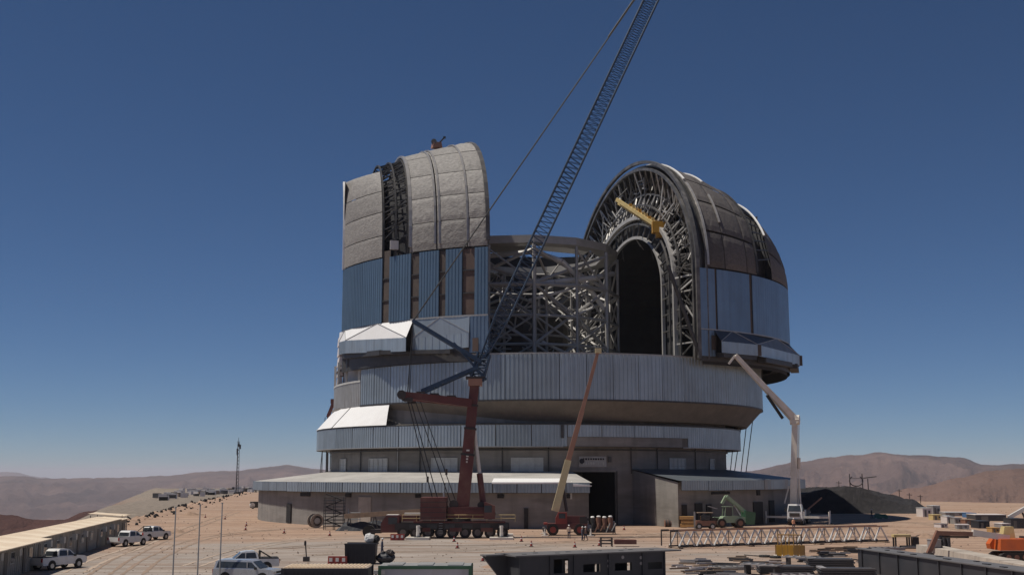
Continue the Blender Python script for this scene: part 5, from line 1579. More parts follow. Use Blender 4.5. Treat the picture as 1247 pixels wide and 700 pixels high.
# ------------------------------------------------------------------ people
def person(u, v, label, top, facing=0.0, legs='cloth_blue', stride=0.12, helmet='white_paint'):
    p = G(u, v)
    t = thing('person', label, 'person', p, facing)
    vs, es, rs = [], [], []
    def jn(x, y, z, r, par=None):
        vs.append((x, y, z)); rs.append(r)
        if par is not None: es.append((par, len(vs) - 1))
        return len(vs) - 1
    pel = jn(0, 0, 0.95, 0.15)
    ch = jn(0.02, 0, 1.22, 0.16, pel); sh = jn(0.02, 0, 1.42, 0.14, ch); nk = jn(0.02, 0, 1.53, 0.065, sh)
    hd_ = jn(0.04, 0, 1.64, 0.10, nk); jn(0.04, 0, 1.74, 0.085, hd_)
    for s_ in (-1, 1):
        a = jn(0, 0.2 * s_, 1.42, 0.075, sh); b = jn(-0.04 * s_, 0.26 * s_, 1.16, 0.055, a); c = jn(0.12, 0.25 * s_, 0.95, 0.042, b); jn(0.16, 0.24 * s_, 0.88, 0.045, c)
        h_ = jn(0, 0.1 * s_, 0.9, 0.11, pel); kx = jn(stride * s_ * 0.6 + 0.03, 0.11 * s_, 0.5, 0.075, h_); an_ = jn(stride * s_, 0.11 * s_, 0.09, 0.052, kx); jn(stride * s_ + 0.14, 0.12 * s_, 0.045, 0.045, an_)
    me = bpy.data.meshes.new('body'); me.from_pydata(vs, es, []); me.update()
    o = bpy.data.objects.new('body', me); col.objects.link(o); o.parent = t
    md = o.modifiers.new('skin', 'SKIN')
    for i, r in enumerate(rs):
        me.skin_vertices[0].data[i].radius = (r, r)
    me.skin_vertices[0].data[0].use_root = True
    o.modifiers.new('sub', 'SUBSURF').levels = 1
    m = bpy.data.materials.new('clothing'); m.use_nodes = True
    N, Lk = m.node_tree.nodes, m.node_tree.links
    tc = N.new('ShaderNodeTexCoord'); sx = N.new('ShaderNodeSeparateXYZ'); Lk.new(tc.outputs['Object'], sx.inputs[0])
    rp = N.new('ShaderNodeValToRGB'); rp.color_ramp.interpolation = 'CONSTANT'
    e = rp.color_ramp.elements
    e[0].position = 0.0; e[0].color = (0.03, 0.025, 0.02, 1)
    e[1].position = 0.05; e[1].color = (0.04, 0.05, 0.09, 1)
    for ps, c_ in ((0.46, top), (0.755, (0.38, 0.23, 0.16))):
        x = e.new(ps); x.color = (*c_, 1)
    dv = N.new('ShaderNodeMath'); dv.operation = 'DIVIDE'; dv.inputs[1].default_value = 2.0; Lk.new(sx.outputs[2], dv.inputs[0])
    Lk.new(dv.outputs[0], rp.inputs[0]); Lk.new(rp.outputs[0], N['Principled BSDF'].inputs['Base Color'])
    N['Principled BSDF'].inputs['Roughness'].default_value = 0.85
    me.materials.append(m)
    hm_ = MB()
    def dome(s, tt):
        a, b = 2 * PI * s, PI / 2 * tt
        return (0.04 + 0.135 * math.cos(a) * math.cos(b), 0.125 * math.sin(a) * math.cos(b), 1.70 + 0.14 * math.sin(b))
    hm_.grid(dome, 12, 4); hm_.box((0.16, 0, 1.705), (0.12, 0.2, 0.02))
    hm_.build('helmet', helmet, t)
    return t
person(510, 656.5, 'worker in a white top standing by the crane outrigger pad', (0.75, 0.72, 0.68), 0.4)
person(966.5, 645, 'worker in a white and orange top in front of the pump truck', (0.8, 0.42, 0.25), -1.2)
person(709, 658, 'worker in dark clothes beside the pair at the red crane', (0.06, 0.06, 0.08), 0.3)
person(713.5, 658, 'worker in a brown jacket walking near the red crane', (0.16, 0.10, 0.08), 2.8, stride=0.2)
person(693, 655.5, 'worker in a pale shirt facing the small crane', (0.55, 0.45, 0.36), 1.6)
person(748, 650, 'worker in a grey shirt near the trestle frame', (0.2, 0.19, 0.18), 2.0)
person(1061.5, 631, 'worker in dark clothing walking near the lone car', (0.08, 0.07, 0.08), 0.0, stride=0.22)
person(465, 676, 'worker in dark blue bending by the navy skip', (0.05, 0.06, 0.1), 0.0)

# ------------------------------------------------------------------ traffic cones
cone = None
for u, v in ((250, 630), (274, 632), (300, 640), (299, 645), (346, 649), (401.5, 652), (553, 659), (557, 667), (635, 659), (588, 683), (647, 665), (700, 666), (730, 664), (760, 645)):
    if cone is None:
        cone = thing('traffic_cone', 'small red traffic cone on the open yard', 'cone', G(u, v), 0, 'traffic cones about the yard')
        MB().tube((0, 0, 0.05), (0, 0, 0.7), 0.17, 10, 0.04).build('body', 'red_bright', cone)
        MB().box((0, 0, 0.03), (0.5, 0.5, 0.06)).build('base', 'black', cone)
        MB().tube((0, 0, 0.34), (0, 0, 0.46), 0.115, 10, 0.09).build('band', 'white_paint', cone)
    else:
        dup(cone, G(u, v))

# ------------------------------------------------------------------ middle ground: skip, barriers, sign post
p = G(440, 686)
o = thing('site_skip', 'navy blue ribbed skip standing alone in the yard', 'skip', p)
MB().hexa([(-1.45, -0.9, 0.1), (1.35, -0.9, 0.1), (1.35, 0.9, 0.1), (-1.45, 0.9, 0.1)], [(-1.5, -1.0, 1.9), (1.45, -1.0, 1.9), (1.45, 1.0, 1.9), (-1.5, 1.0, 1.9)]).build('body', 'navy', o)
for k in range(7): MB().box((-1.3 + 0.42 * k, -0.99, 1.0), (0.1, 0.14, 1.7)).build('rib', 'navy', o)
MB().box((0, -1.02, 1.9), (3.05, 0.14, 0.14)).box((0, 1.02, 1.9), (3.05, 0.14, 0.14)).build('rim', 'navy', o)
p2_ = p + Vector((0.75, 0.2, 1.95))
o = thing('waste_bag', 'white and black waste bag lying on the rim of the navy skip', 'bag', p2_)
def blob(rx, ry, rz_, sd=0.0):
    def fn(s, t):
        a, b = 2 * PI * s, PI * (t - 0.5)
        n_ = 1 + 0.25 * noise.noise(Vector((math.cos(a) * 1.5 + sd, math.sin(a) * 1.5, t * 3)))
        return (rx * math.cos(a) * math.cos(b) * n_, ry * math.sin(a) * math.cos(b) * n_, rz_ * (1 + math.sin(b)) * n_)
    return MB().grid(fn, 14, 8)
blob(0.55, 0.5, 0.42).build('sack', 'white_paint', o)
b2 = blob(0.4, 0.4, 0.35, 4.0).build('liner', 'black', o); b2.location = (0.55, 0.1, 0)
o = thing('tarp_heap', 'crumpled dark blue tarpaulin heap against the navy skip', 'tarpaulin', p + Vector((2.3, -0.2, 0)))
blob(0.9, 0.8, 0.55, 2.0).build('heap', 'navy', o)
blob(0.45, 0.4, 0.3, 6.0).build('fold', 'crane_dark', o).location = (0.5, -0.2, 0.75)
def barrier(u, v, label, lnk=3):
    p = G(u, v)
    o = thing('road_barrier', label, 'barrier', p, random.uniform(-0.2, 0.2))
    for k in range(lnk):
        x = (k - (lnk - 1) / 2) * 0.62
        b = MB().box((x, 0, 0.42), (0.58, 0.36, 0.8), 0, (1, 0.5)).build('block', 'red_bright', o)
        MB().box((x, -0.17, 0.5), (0.3, 0.06, 0.34)).build('panel', 'white_paint', b)
barrier(411, 687.5, 'red and white water barriers beside the navy skip')
barrier(484, 657.5, 'low red and white barrier in front of the crane cab', 3)
p = G(373, 683)
o = thing('sign_post', 'lone dark post in a concrete foot on the open yard', 'post', p)
MB().box((0, 0, 0.22), (0.6, 0.5, 0.44)).build('foot', 'dark_steel', o)
MB().bar((0, 0, 0.4), (-0.15, 0, 2.0), 0.1).build('post', 'black', o)
MB().box((-0.14, -0.06, 1.75), (0.22, 0.04, 0.4)).build('sign', 'crane_dark', o)

# containers cut by the lower edge of the picture
def container(label, loc, rz, ln, wd, ht, wall, roof, frame, ribs=26):
    t = thing('shipping_container', label, 'container', loc, rz)
    MB().box((0, 0, ht / 2), (ln, wd, ht - 0.1)).build('wall', wall, t)
    ro = MB().box((0, 0, ht - 0.02), (ln + 0.04, wd + 0.04, 0.08)).build('roof', roof, t)
    for k in range(ribs):
        x = -ln / 2 + (k + 0.5) * ln / ribs
        MB().box((x, 0, ht + 0.04), (ln / ribs * 0.5, wd - 0.1, 0.07)).build('roof_rib', roof, ro)
    for sx in (-1, 1):
        for sy in (-1, 1): MB().box((sx * ln / 2, sy * wd / 2, ht / 2), (0.2, 0.2, ht + 0.02)).build('corner_post', frame, t)
    for sy in (-1, 1):
        MB().box((0, sy * wd / 2, ht - 0.1), (ln, 0.16, 0.2)).box((0, sy * wd / 2, 0.1), (ln, 0.16, 0.2)).build('side_rail', frame, t)
    for k in range(ribs):
        x = -ln / 2 + (k + 0.5) * ln / ribs
        MB().box((x, -wd / 2 - 0.02, ht / 2), (ln / ribs * 0.5, 0.08, ht - 0.4)).build('wall_rib', wall, t)
    return t
q0, q1, q2 = G(363, 687, 2.6), G(460, 687.5, 2.6), G(345, 697, 2.6)
container('navy container with a ribbed cream roof at the yard edge', ((q0.x + q1.x) / 2 - 0.4, q0.y - 1.6, 0), 0.0, 5.3, 3.0, 2.6, 'navy', 'roof_cream', 'navy', 22)
q0 = G(521, 685, 2.6)
container('pale container with dark green corner frame next to the cream roofed one', (q0.x, q0.y - 1.3, 0), 0.0, 5.9, 2.44, 2.6, 'pale_wall', 'sheet_grey', 'green_dark', 3)
p = G(462, 696, 2.2)
o = thing('roof_blocks', 'two small white blocks on a post between the containers', 'marker', (p.x, p.y, 0))
for s_ in (-0.22, 0.22): MB().tube((s_, 0, 0), (s_, 0, 2.1), 0.06).build('post', 'dark_steel', o); MB().box((s_, 0, 2.2), (0.3, 0.4, 0.25)).build('block', 'white_paint', o)

# ------------------------------------------------------------------ materials and machines on the right of the yard
# heap of machinery next to the small crane
rnd = random.Random(9)
p = G(729, 650)
o = thing('pump_skid', 'rusty pump skid with white caps beside the small red crane', 'machine', p)
MB().box((0, 0, 0.5), (4.6, 2.0, 0.5)).build('skid', 'crane_dark', o)
for k in range(5):
    x = -1.7 + 0.85 * k
    MB().tube((x, 0, 0.7), (x, 0, 2.3 - 0.1 * (k % 2)), 0.38, 12).build('cylinder', 'brown_arm' if k > 1 else 'dark_steel', o)
    if k > 0: blob(0.3, 0.3, 0.16, k).build('cap', 'white_paint', o).location = (x, 0, 2.3 - 0.1 * (k % 2))
for k in range(6): MB().tube((-2.2 + 0.8 * k, -1.0, 0.3 + 0.2 * (k % 2)), (-1.6 + 0.8 * k, -0.9, 1.6), 0.07).build('pipe', rnd.choice(['sheet_grey', 'brown_arm', 'dark_steel']), o)
p = G(711, 651)
o = thing('compressor', 'small grey compressor trailer between the small crane and pump skid', 'machine', p)
MB().box((0, 0, 1.0), (2.2, 1.4, 0.9), 0, (0.85, 0.9)).build('housing', 'plate_light', o)
for s_ in (-0.75, 0.75): wheel(o, (0.2, s_, 0.38), 0.38, 0.22)
MB().bar((-1.1, 0, 0.5), (-2.2, 0, 0.35), 0.1).build('drawbar', 'dark_steel', o)
MB().tube((0.6, 0, 1.4), (0.6, 0, 2.0), 0.08).build('exhaust', 'rim', o)
for u, v in ((723, 649), ):
    pass
# dark trestle frame with rails
p = G(741, 665)
o = thing('trestle_frame', 'dark red steel trestle frame on the ground behind the long girder', 'frame', p)
for x in (-0.9, 0.4):
    for y_ in (-0.6, 0.6): MB().tube((x, y_, 0), (x, y_, 1.1), 0.07).build('leg', 'crane_dark', o)
for z in (0.35, 0.7, 1.05):
    MB().tube((-0.9, -0.6, z), (0.4, -0.6, z), 0.05).tube((-0.9, 0.6, z), (0.4, 0.6, z), 0.05).build('rail', 'crane_dark', o)
MB().box((2.0, 0, 0.55), (2.6, 1.2, 0.5)).build('beam', 'red_paint', o)

# green loader, its boom raised
p = G(888, 642)
o = thing('green_loader', 'pale green loader with raised boom standing before the shaded annex', 'loader', p, R(190))
MB().prism([(-2.6, 0.8), (1.2, 0.8), (1.6, 1.2), (1.2, 1.8), (-1.0, 1.9), (-2.8, 1.6)], -0.8, 0.8).build('chassis', 'green_paint', o)
for x in (-1.5, 1.6):
    for s_ in (-1, 1): wheel(o, (x, s_ * 0.95, 0.75), 0.75, 0.5, rim='brown_arm')
for x in (-1.5, 1.6):
    MB().prism([(x - 1.0, 1.1), (x - 0.7, 1.65), (x + 0.7, 1.65), (x + 1.0, 1.1), (x + 0.8, 1.2), (x + 0.55, 1.52), (x - 0.55, 1.52), (x - 0.8, 1.2)], -1.25, -0.7).build('mudguard', 'green_paint', o)
cb = MB()
for x in (-0.5, 0.9):
    for s_ in (-0.6, 0.6): cb.bar((x, s_, 1.8), (x * 0.8, s_ * 0.9, 3.3), 0.1)
cb.box((0.15, 0, 3.35), (1.6, 1.3, 0.1))
cbo = cb.build('cab_frame', 'green_paint', o)
MB().box((0.15, 0, 2.5), (1.0, 1.0, 1.3)).build('cab_glass', 'glass', cbo)
for s_ in (-0.35, 0.35):
    MB().bar((-3.4, s_, 1.9), (0.4, s_, 5.0), 0.28, 0.5).build('boom_arm', 'green_paint', o)
MB().bar((-2.0, 0, 1.9), (-0.9, 0, 3.6), 0.18).build('lift_ram', 'rim', o)
MB().bar((0.4, 0, 5.0), (1.1, 0, 3.8), 0.5, 0.4).build('boom_head', 'green_paint', o)
MB().hexa([(-4.0, -0.9, 0.5), (-2.6, -0.9, 0.5), (-2.6, 0.9, 0.5), (-4.0, 0.9, 0.5)], [(-4.2, -1.0, 2.4), (-2.4, -1.0, 2.7), (-2.4, 1.0, 2.7), (-4.2, 1.0, 2.4)]).build('rear_bin', 'green_dark', o)
for s_ in (-0.3, 0.3): MB().bar((2.0, s_, 3.0), (3.4, s_, 3.4), 0.1).build('fork', 'sheet_grey', o)
# dark forklift next to it
p = G(859, 644)
o = thing('forklift', 'dark rusty forklift with a flat canopy beside the timber bundles', 'forklift', p, R(180))
MB().box((0, 0, 0.95), (3.0, 1.6, 0.8)).build('body', 'brown_arm', o)
MB().box((-1.3, 0, 1.2), (0.6, 1.5, 1.2)).build('counterweight', 'crane_dark', o)
for x in (-1.0, 1.1):
    for s_ in (-0.8, 0.8): wheel(o, (x, s_, 0.48), 0.48, 0.35)
for x in (-0.9, 0.9):
    for s_ in (-0.7, 0.7): MB().bar((x, s_, 1.3), (x, s_, 2.5), 0.09).build('canopy_post', 'crane_dark', o)
MB().box((0, 0, 2.55), (2.4, 1.7, 0.12)).build('canopy', 'timber_dull', o)
MB().box((0, 0, 1.8), (1.4, 1.2, 0.8)).build('seat_cab', 'glass', o)
for s_ in (-0.4, 0.4): MB().bar((1.65, s_, 0.1), (1.65, s_, 2.7), 0.14).build('mast', 'sheet_grey', o); MB().bar((1.6, s_, 0.25), (2.8, s_, 0.25), 0.14, 0.08).build('fork', 'rim', o)
# timber bundles
for k, (z, dx) in enumerate(((0, 0), (0.62, 0.15), (1.24, -0.1))):
    p = G(838, 642) + Vector((dx, 0, z))
    o = thing('timber_bundle', ('yellow timber bundle, bottom of the stack by the forklift', 'yellow timber bundle in the middle of the stack by the forklift', 'yellow timber bundle topmost of the stack by the forklift')[k], 'timber', p, -0.15, 'stacked timber bundles')
    for j in range(5):
        MB().box((0, -0.7 + 0.35 * j, 0.32), (2.5 - 0.1 * (j % 2), 0.3, 0.48)).build('plank', 'timber', o)
    for x in (-0.8, 0.8): MB().box((x, 0, 0.05), (0.12, 1.8, 0.08)).build('bearer', 'timber_dull', o)
p = G(815, 641)
o = thing('steel_drum', 'dark rusty drum lying on its side left of the timber stack', 'drum', p)
MB().tube((-0.7, 0, 0.55), (0.7, 0, 0.55), 0.55, 16).build('shell', 'crane_dark', o)
for x in (-0.7, -0.25, 0.25, 0.7): MB().tube((x - 0.04, 0, 0.56), (x + 0.04, 0, 0.56), 0.59, 16).build('hoop', 'brown_arm', o)
p = G(808, 640)
o = thing('concrete_block', 'small pale concrete block by the rusty drum', 'block', p, 0.2)
MB().box((0, 0, 0.4), (0.9, 0.9, 0.8), 0, (0.9, 0.9)).build('block', 'concrete_pale', o)
MB().tube((-0.15, 0, 0.8), (0.15, 0, 0.95), 0.03).build('lifting_eye', 'dark_steel', o)

# long lattice boom section lying on the ground
a_, b_ = G(826, 668), G(1082, 660)
o = thing('boom_section', 'long white and dark lattice boom section lying across the yard', 'lattice boom', a_, math.atan2(b_.y - a_.y, b_.x - a_.x))
ln = (b_ - a_).length
H_, W_ = 2.05, 2.0
for y_ in (0, W_):
    for z in (0.25, H_):
        MB().tube((0, y_, z), (ln, y_, z), 0.10 if z < 1 else 0.075, 6).build('chord', 'crane_dark' if z < 1 else 'brown_arm', o)
nb = 13
bl = ln / nb
for k in range(nb):
    for y_ in (0, W_):
        MB().tube((k * bl + 0.15, y_, 0.3), (k * bl + bl / 2, y_, H_ - 0.05), 0.105, 6).build('lacing', 'white_paint', o)
        MB().tube((k * bl + bl / 2, y_, H_ - 0.05), (k * bl + bl - 0.15, y_, 0.3), 0.105, 6).build('lacing', 'white_paint', o)
    MB().tube((k * bl + bl / 2, 0, H_), (k * bl + bl / 2, W_, H_), 0.06, 5).build('cross_tie', 'dark_steel', o)
    MB().tube((k * bl + 0.1, 0, 0.25), (k * bl + bl - 0.1, W_, 0.25), 0.06, 5).build('cross_tie', 'dark_steel', o)
    MB().tube((k * bl + bl / 2, W_, 0.25), (k * bl + bl / 2, W_, H_), 0.05, 5).build('cross_tie', 'crane_dark', o)
for x in (0.3, ln * 0.33, ln * 0.66, ln - 0.3): MB().box((x, W_ / 2, 0.07), (0.3, W_ + 0.8, 0.13)).build('sleeper', 'timber_dull', o)
for y_ in (0, W_):
    MB().tube((-1.0, y_, 0.3), (-1.0, y_, 2.1), 0.08).tube((-1.0, y_, 2.05), (0, y_, 2.05), 0.12).build('end_bracket', 'crane_dark', o)

# yellow hook block cradle
p = G(962, 678)
o = thing('hook_cradle', 'yellow steel cradle with brown posts in front of the lattice boom', 'cradle', p, -0.12)
MB().box((0, 0, 0.1), (3.2, 2.0, 0.16)).build('base', 'pump_white', o)
for k in range(5): MB().box((-1.15 + 0.58 * k, -0.85, 0.72), (0.5, 0.14, 1.1)).build('side_plate', 'yellow_paint' if k < 3 else 'mustard', o)
for k in range(4): MB().box((1.4, -0.6 + 0.42 * k, 0.7), (0.14, 0.36, 1.05)).build('side_plate', 'mustard', o)
MB().box((0, 0.85, 0.7), (2.8, 0.12, 1.0)).build('back_plate', 'mustard', o)
for k in range(7):
    MB().tube((-1.2 + 0.4 * k, 0.6 * (k % 2) - 0.3, 1.0), (-1.2 + 0.4 * k, 0.6 * (k % 2) - 0.3, 2.4 - 0.15 * (k % 3)), 0.06).build('post', 'mustard' if k < 5 else 'crane_dark', o)
MB().tube((-1.2, -0.3, 2.3), (1.2, 0.3, 2.25), 0.06).build('rail', 'mustard', o)

# perforated box girder, near
def gpt(x, y_, z): return (x, y_, z)
a_ = G(632, 676, 2.4); b_ = G(808, 669.5, 2.4)
g1 = thing('steel_girder', 'long dark steel girder with square openings and one raking end', 'girder', (a_.x, a_.y, 0), math.atan2(b_.y - a_.y, b_.x - a_.x))
ln = (b_ - a_).length
holes = [(0.225, 0.325, 0.95, 2.02), (0.425, 0.545, 0.95, 1.55), (0.645, 0.765, 0.95, 1.55), (0.88, 0.985, 0.95, 1.5)]
web = MB()
xs = sorted(set([0.0, 1.0] + [h for q in holes for h in q[:2]]))
for y_ in (0.0, ):
    for xa, xb in zip(xs, xs[1:]):
        hh = [q for q in holes if q[0] <= xa + 1e-6 and q[1] >= xb - 1e-6]
        spans = [(0.0, 2.3)] if not hh else [(0.0, hh[0][2]), (hh[0][3], 2.3)]
        for za, zb in spans:
            web.box((ln * (xa + xb) / 2, y_, (za + zb) / 2), (ln * (xb - xa), 0.12, zb - za))
web.build('web', 'girder', g1)
web2 = MB()
for xa, xb in zip(xs, xs[1:]):
    hh = [q for q in holes if q[0] <= xa + 1e-6 and q[1] >= xb - 1e-6]
    spans = [(0.0, 2.3)] if not hh else [(0.0, 0.55), (hh[0][3] + 0.1, 2.3)]
    for za, zb in spans:
        web2.box((ln * (xa + xb) / 2, 3.0, (za + zb) / 2), (ln * (xb - xa), 0.12, zb - za))
web2.build('web', 'girder', g1)
tp_ = MB().box((ln / 2 + 0.6, 1.5, 2.36), (ln + 2.0, 3.5, 0.10)).build('top_flange', 'girder_top', g1)
MB().box((ln / 2, 1.5, 0.05), (ln, 3.3, 0.1)).build('bottom_flange', 'girder', g1)
for k in range(9):
    MB().tube((1.0 + ln / 9 * k, 1.0 + 0.9 * (k % 2), 2.4), (1.0 + ln / 9 * k, 1.0 + 0.9 * (k % 2), 2.43), 0.2, 10).build('bolt_pad', 'girder', tp_)
for fr in (0.0, 0.2, 0.36, 0.6, 0.84, 1.0):
    MB().box((ln * fr, 1.5, 1.2), (0.08, 3.0, 2.25) if fr in (0.0, 1.0) else (0.12, 0.3, 2.25)).build('stiffener', 'girder', g1)
    MB().box((ln * fr, -0.12, 1.2), (0.1, 0.12, 2.25)).build('stiffener', 'girder', g1)
MB().hexa([(-0.2, 1.9, 0.1), (0, 1.9, 0.1), (0, 2.1, 0.1), (-0.2, 2.1, 0.1)], [(-2.1, 1.9, 2.3), (0, 1.9, 2.3), (0, 2.1, 2.3), (-2.1, 2.1, 2.3)]).build('raking_end', 'girder', g1)
MB().box((-1.0, 2.0, 2.36), (2.1, 1.0, 0.1)).build('end_flange', 'girder_top', g1)
for fr, z in ((0.60, 1.75), (0.70, 1.98), (0.83, 1.9), (0.60, 1.35), (0.83, 1.45)):
    MB().tube((ln * fr, -0.09, z), (ln * fr, -0.065, z), 0.13, 10).build('lifting_hole', 'plate_light', g1)

# second girder
a_ = G(1045, 667, 2.0); b_ = G(1247, 695, 2.0)
d_ = (b_ - a_); ln = d_.length + 6
g2 = thing('steel_girder', 'long dark steel girder with ribs and a grey top beside the concrete kerb wall', 'girder', (a_.x, a_.y, 0), math.atan2(d_.y, d_.x))
MB().box((ln / 2, 0, 1.0), (ln, 0.1, 1.9)).box((ln / 2, 1.9, 1.0), (ln, 0.1, 1.9)).build('web', 'girder', g2)
t2 = MB().box((ln / 2, 0.95, 1.98), (ln + 0.3, 2.3, 0.09)).build('top_flange', 'girder_top', g2)
MB().box((ln / 2, 0.95, 0.05), (ln, 2.2, 0.1)).build('bottom_flange', 'girder', g2)
MB().box((0.0, 0.95, 1.0), (0.08, 1.9, 1.86)).build('end_plate', 'girder', g2)
MB().tube((-0.06, 0.95, 1.3), (-0.045, 0.95, 1.3), 0.2, 12).build('lifting_hole', 'plate_light', g2)
for k in range(10): MB().box((0.9 + (ln - 1.5) * k / 9, -0.1, 1.0), (0.09, 0.14, 1.86)).build('stiffener', 'girder', g2)
rnd = random.Random(4)
for k in range(12):
    MB().tube((rnd.uniform(1, ln - 1), rnd.uniform(0.1, 1.8), 2.02), (0, 0, 0), 0.1) if False else None
    x, y_ = 1.0 + (ln - 2) * k / 11, rnd.uniform(0.2, 1.7)
    MB().box((x, y_, 2.05), (rnd.uniform(0.3, 0.8), 0.3, 0.08)).build('bolt_pad', rnd.choice(['girder', 'dark_steel']), t2)

# pale concrete kerb wall behind it: cast segments
a_ = G(1117, 662, 1.0); b_ = G(1262, 690, 1.0)
d_ = (b_ - a_); L_ = d_.length + 8
kw = thing('concrete_wall', 'low pale concrete wall of cast segments behind the ribbed girder', 'wall', (a_.x, a_.y, 0), math.atan2(d_.y, d_.x))
ns = int(L_ / 3.0)
for k in range(ns):
    MB().box((3.0 * (k + 0.5), 0.9, 0.48), (2.95, 2.2, 0.96 + 0.04 * (k % 2)), 0, (1, 0.92)).build('segment', 'concrete_pale', kw)
o = thing('utility_box', 'small grey utility box standing on the low concrete wall', 'box', kw.location + Vector((d_.normalized().x * 6.4, d_.normalized().y * 6.4 + 0.5, 1.0)), 0.3)
MB().box((0, 0, 0.4), (1.1, 0.8, 0.75)).build('case', 'plate_light', o)
MB().box((0, 0, 0.8), (1.2, 0.9, 0.08)).build('lid', 'sheet_grey', o)
MB().box((0.75, 0, 0.2), (0.3, 0.3, 0.4)).build('plug', 'black', o)

# stacked plates on the ground, bottom of the picture
def plate_stack(u, v, ln, wd, n, label, rz, light):
    p = G(u, v)
    o = thing('plate_stack', label, 'plates', p, rz)
    for k in range(n):
        q = MB().box((0.1 * (k % 2), 0, 0.2 + 0.17 * k), (ln, wd, 0.12)).build('plate', 'plate_dark', o)
    zt_ = 0.2 + 0.17 * (n - 1) + 0.1
    MB().box((-ln / 2 + 0.25, 0, zt_), (0.5, wd, 0.14)).build('edge_bar', light, o)
    MB().box((0, -wd / 2 + 0.15, zt_), (ln, 0.3, 0.12)).build('edge_bar', 'girder_top', o)
    for x in (-ln * 0.3, ln * 0.3): MB().box((x, 0, 0.07), (0.25, wd, 0.13)).build('bearer', 'timber_dull', o)
plate_stack(955, 697, 4.6, 3.4, 3, 'stack of dark steel plates with a pale bar at one end', -0.1, 'plate_light')
plate_stack(1010, 693, 4.0, 2.8, 5, 'taller stack of dark plates next to the pale barred stack', -0.15, 'girder_top')
plate_stack(1030, 703, 4.4, 2.6, 4, 'stack of dark plates tucked against the end of the ribbed girder', -0.1, 'plate_light')
# pale formwork panels between
for k, (u, v, rz, lb) in enumerate(((978, 690, -0.6, 'pale ribbed formwork panel lying across the dark plate stacks'), (928, 700, -0.75, 'pale formwork panel leaning at the near plate stack'))):
    p = G(u, v)
    o = thing('formwork_panel', lb, 'panel', p, rz)
    MB().box((0, 0, 0.9), (3.6, 1.0, 0.1)).build('board', 'plate_light', o)
    for j in range(5): MB().box((-1.5 + 0.75 * j, 0, 0.99), (0.1, 1.0, 0.08)).build('rib', 'sheet_grey', o)
    for x in (-1.4, 1.4): MB().box((x, 0, 0.43), (0.2, 0.8, 0.85)).build('leg', 'dark_steel', o)
for k, (u, v, rz) in enumerate(((1016, 683, -0.3), (968, 703, 0.1), (890, 693, 0.25), (1080, 669, 0.05))):
    o = thing('walkway_grating', 'flat open walkway grating lying on the dirt among the plate stacks', 'grating', G(u, v), rz, 'walkway gratings among the plates')
    for y_ in (-1.1, 1.1): MB().box((0, y_, 0.16), (3.4, 0.16, 0.3)).build('side_rail', 'plate_light' if k % 2 else 'sheet_grey', o)
    for j in range(5): MB().box((-1.5 + 0.75 * j, 0, 0.16), (0.12, 2.1, 0.22)).build('cross_rail', 'plate_light' if k % 2 else 'sheet_grey', o)
# litter of small timber and steel
rnd = random.Random(31)
for k, (u, v) in enumerate(((898, 681), (905, 683), (838, 686), (855, 693), (862, 690), (872, 696), (884, 698), (847, 698), (866, 700), (893, 703), (1001, 672), (1018, 670), (1034, 669), (1041, 673), (1005, 676), (850, 706), (874, 708), (1122, 667), (1105, 668), (910, 693), (918, 688), (986, 684), (1000, 681), (1022, 677), (1052, 684), (858, 684), (880, 690), (906, 706), (942, 686), (1070, 672), (1088, 676), (830, 692))):
    p = G(u, v)
    m1 = rnd.choice(['timber_dull', 'plate_light', 'girder', 'rock_dark', 'white_box'])
    o = thing('offcut_pile', 'small pile of timber and steel offcuts on the red dirt', 'offcuts', p, rnd.uniform(-0.5, 0.5), 'offcut piles between the girders')
    for j in range(5):
        MB().box((rnd.uniform(-0.4, 0.4), -0.4 + 0.22 * j, 0.08 + 0.13 * (j % 3)), (rnd.uniform(1.0, 2.6), 0.18, 0.12), rnd.uniform(-0.15, 0.15)).build('offcut', m1 if j % 2 else rnd.choice(['timber_dull', 'plate_light', 'girder']), o)
for k, (u, v) in enumerate(((931, 678), (944, 679))):
    p = G(u, v)
    o = thing('cable_coil', 'black coil of cable on the red dirt beside the yellow cradle', 'cable', p, 0, 'cable coils')
    m = MB()
    for j in range(16):
        a, b = 2 * PI * j / 16, 2 * PI * (j + 1) / 16
        m.tube((0.5 * math.cos(a), 0.5 * math.sin(a), 0.12), (0.5 * math.cos(b), 0.5 * math.sin(b), 0.12), 0.12, 6)
    m.build('coil', 'black', o)
    MB().path([(0.5, 0, 0.1), (-0.6, 1.2, 0.05), (-1.5, 3.0, 0.05)], 0.05).build('tail', 'black', o)
# yellow-topped trestle table near the lattice end
p = G(1098, 666)
o = thing('work_bench', 'yellow topped work bench with dark legs at the end of the lattice boom', 'bench', p)
MB().box((0, 0, 1.35), (2.0, 1.0, 0.3)).build('top', 'yellow_pale', o)
for x in (-0.8, 0.8):
    for y_ in (-0.4, 0.4): MB().box((x, y_, 0.6), (0.16, 0.16, 1.2)).build('leg', 'crane_dark', o)
MB().box((1.6, 0, 0.6), (0.7, 0.8, 1.2)).build('tool_chest', 'crane_dark', o)

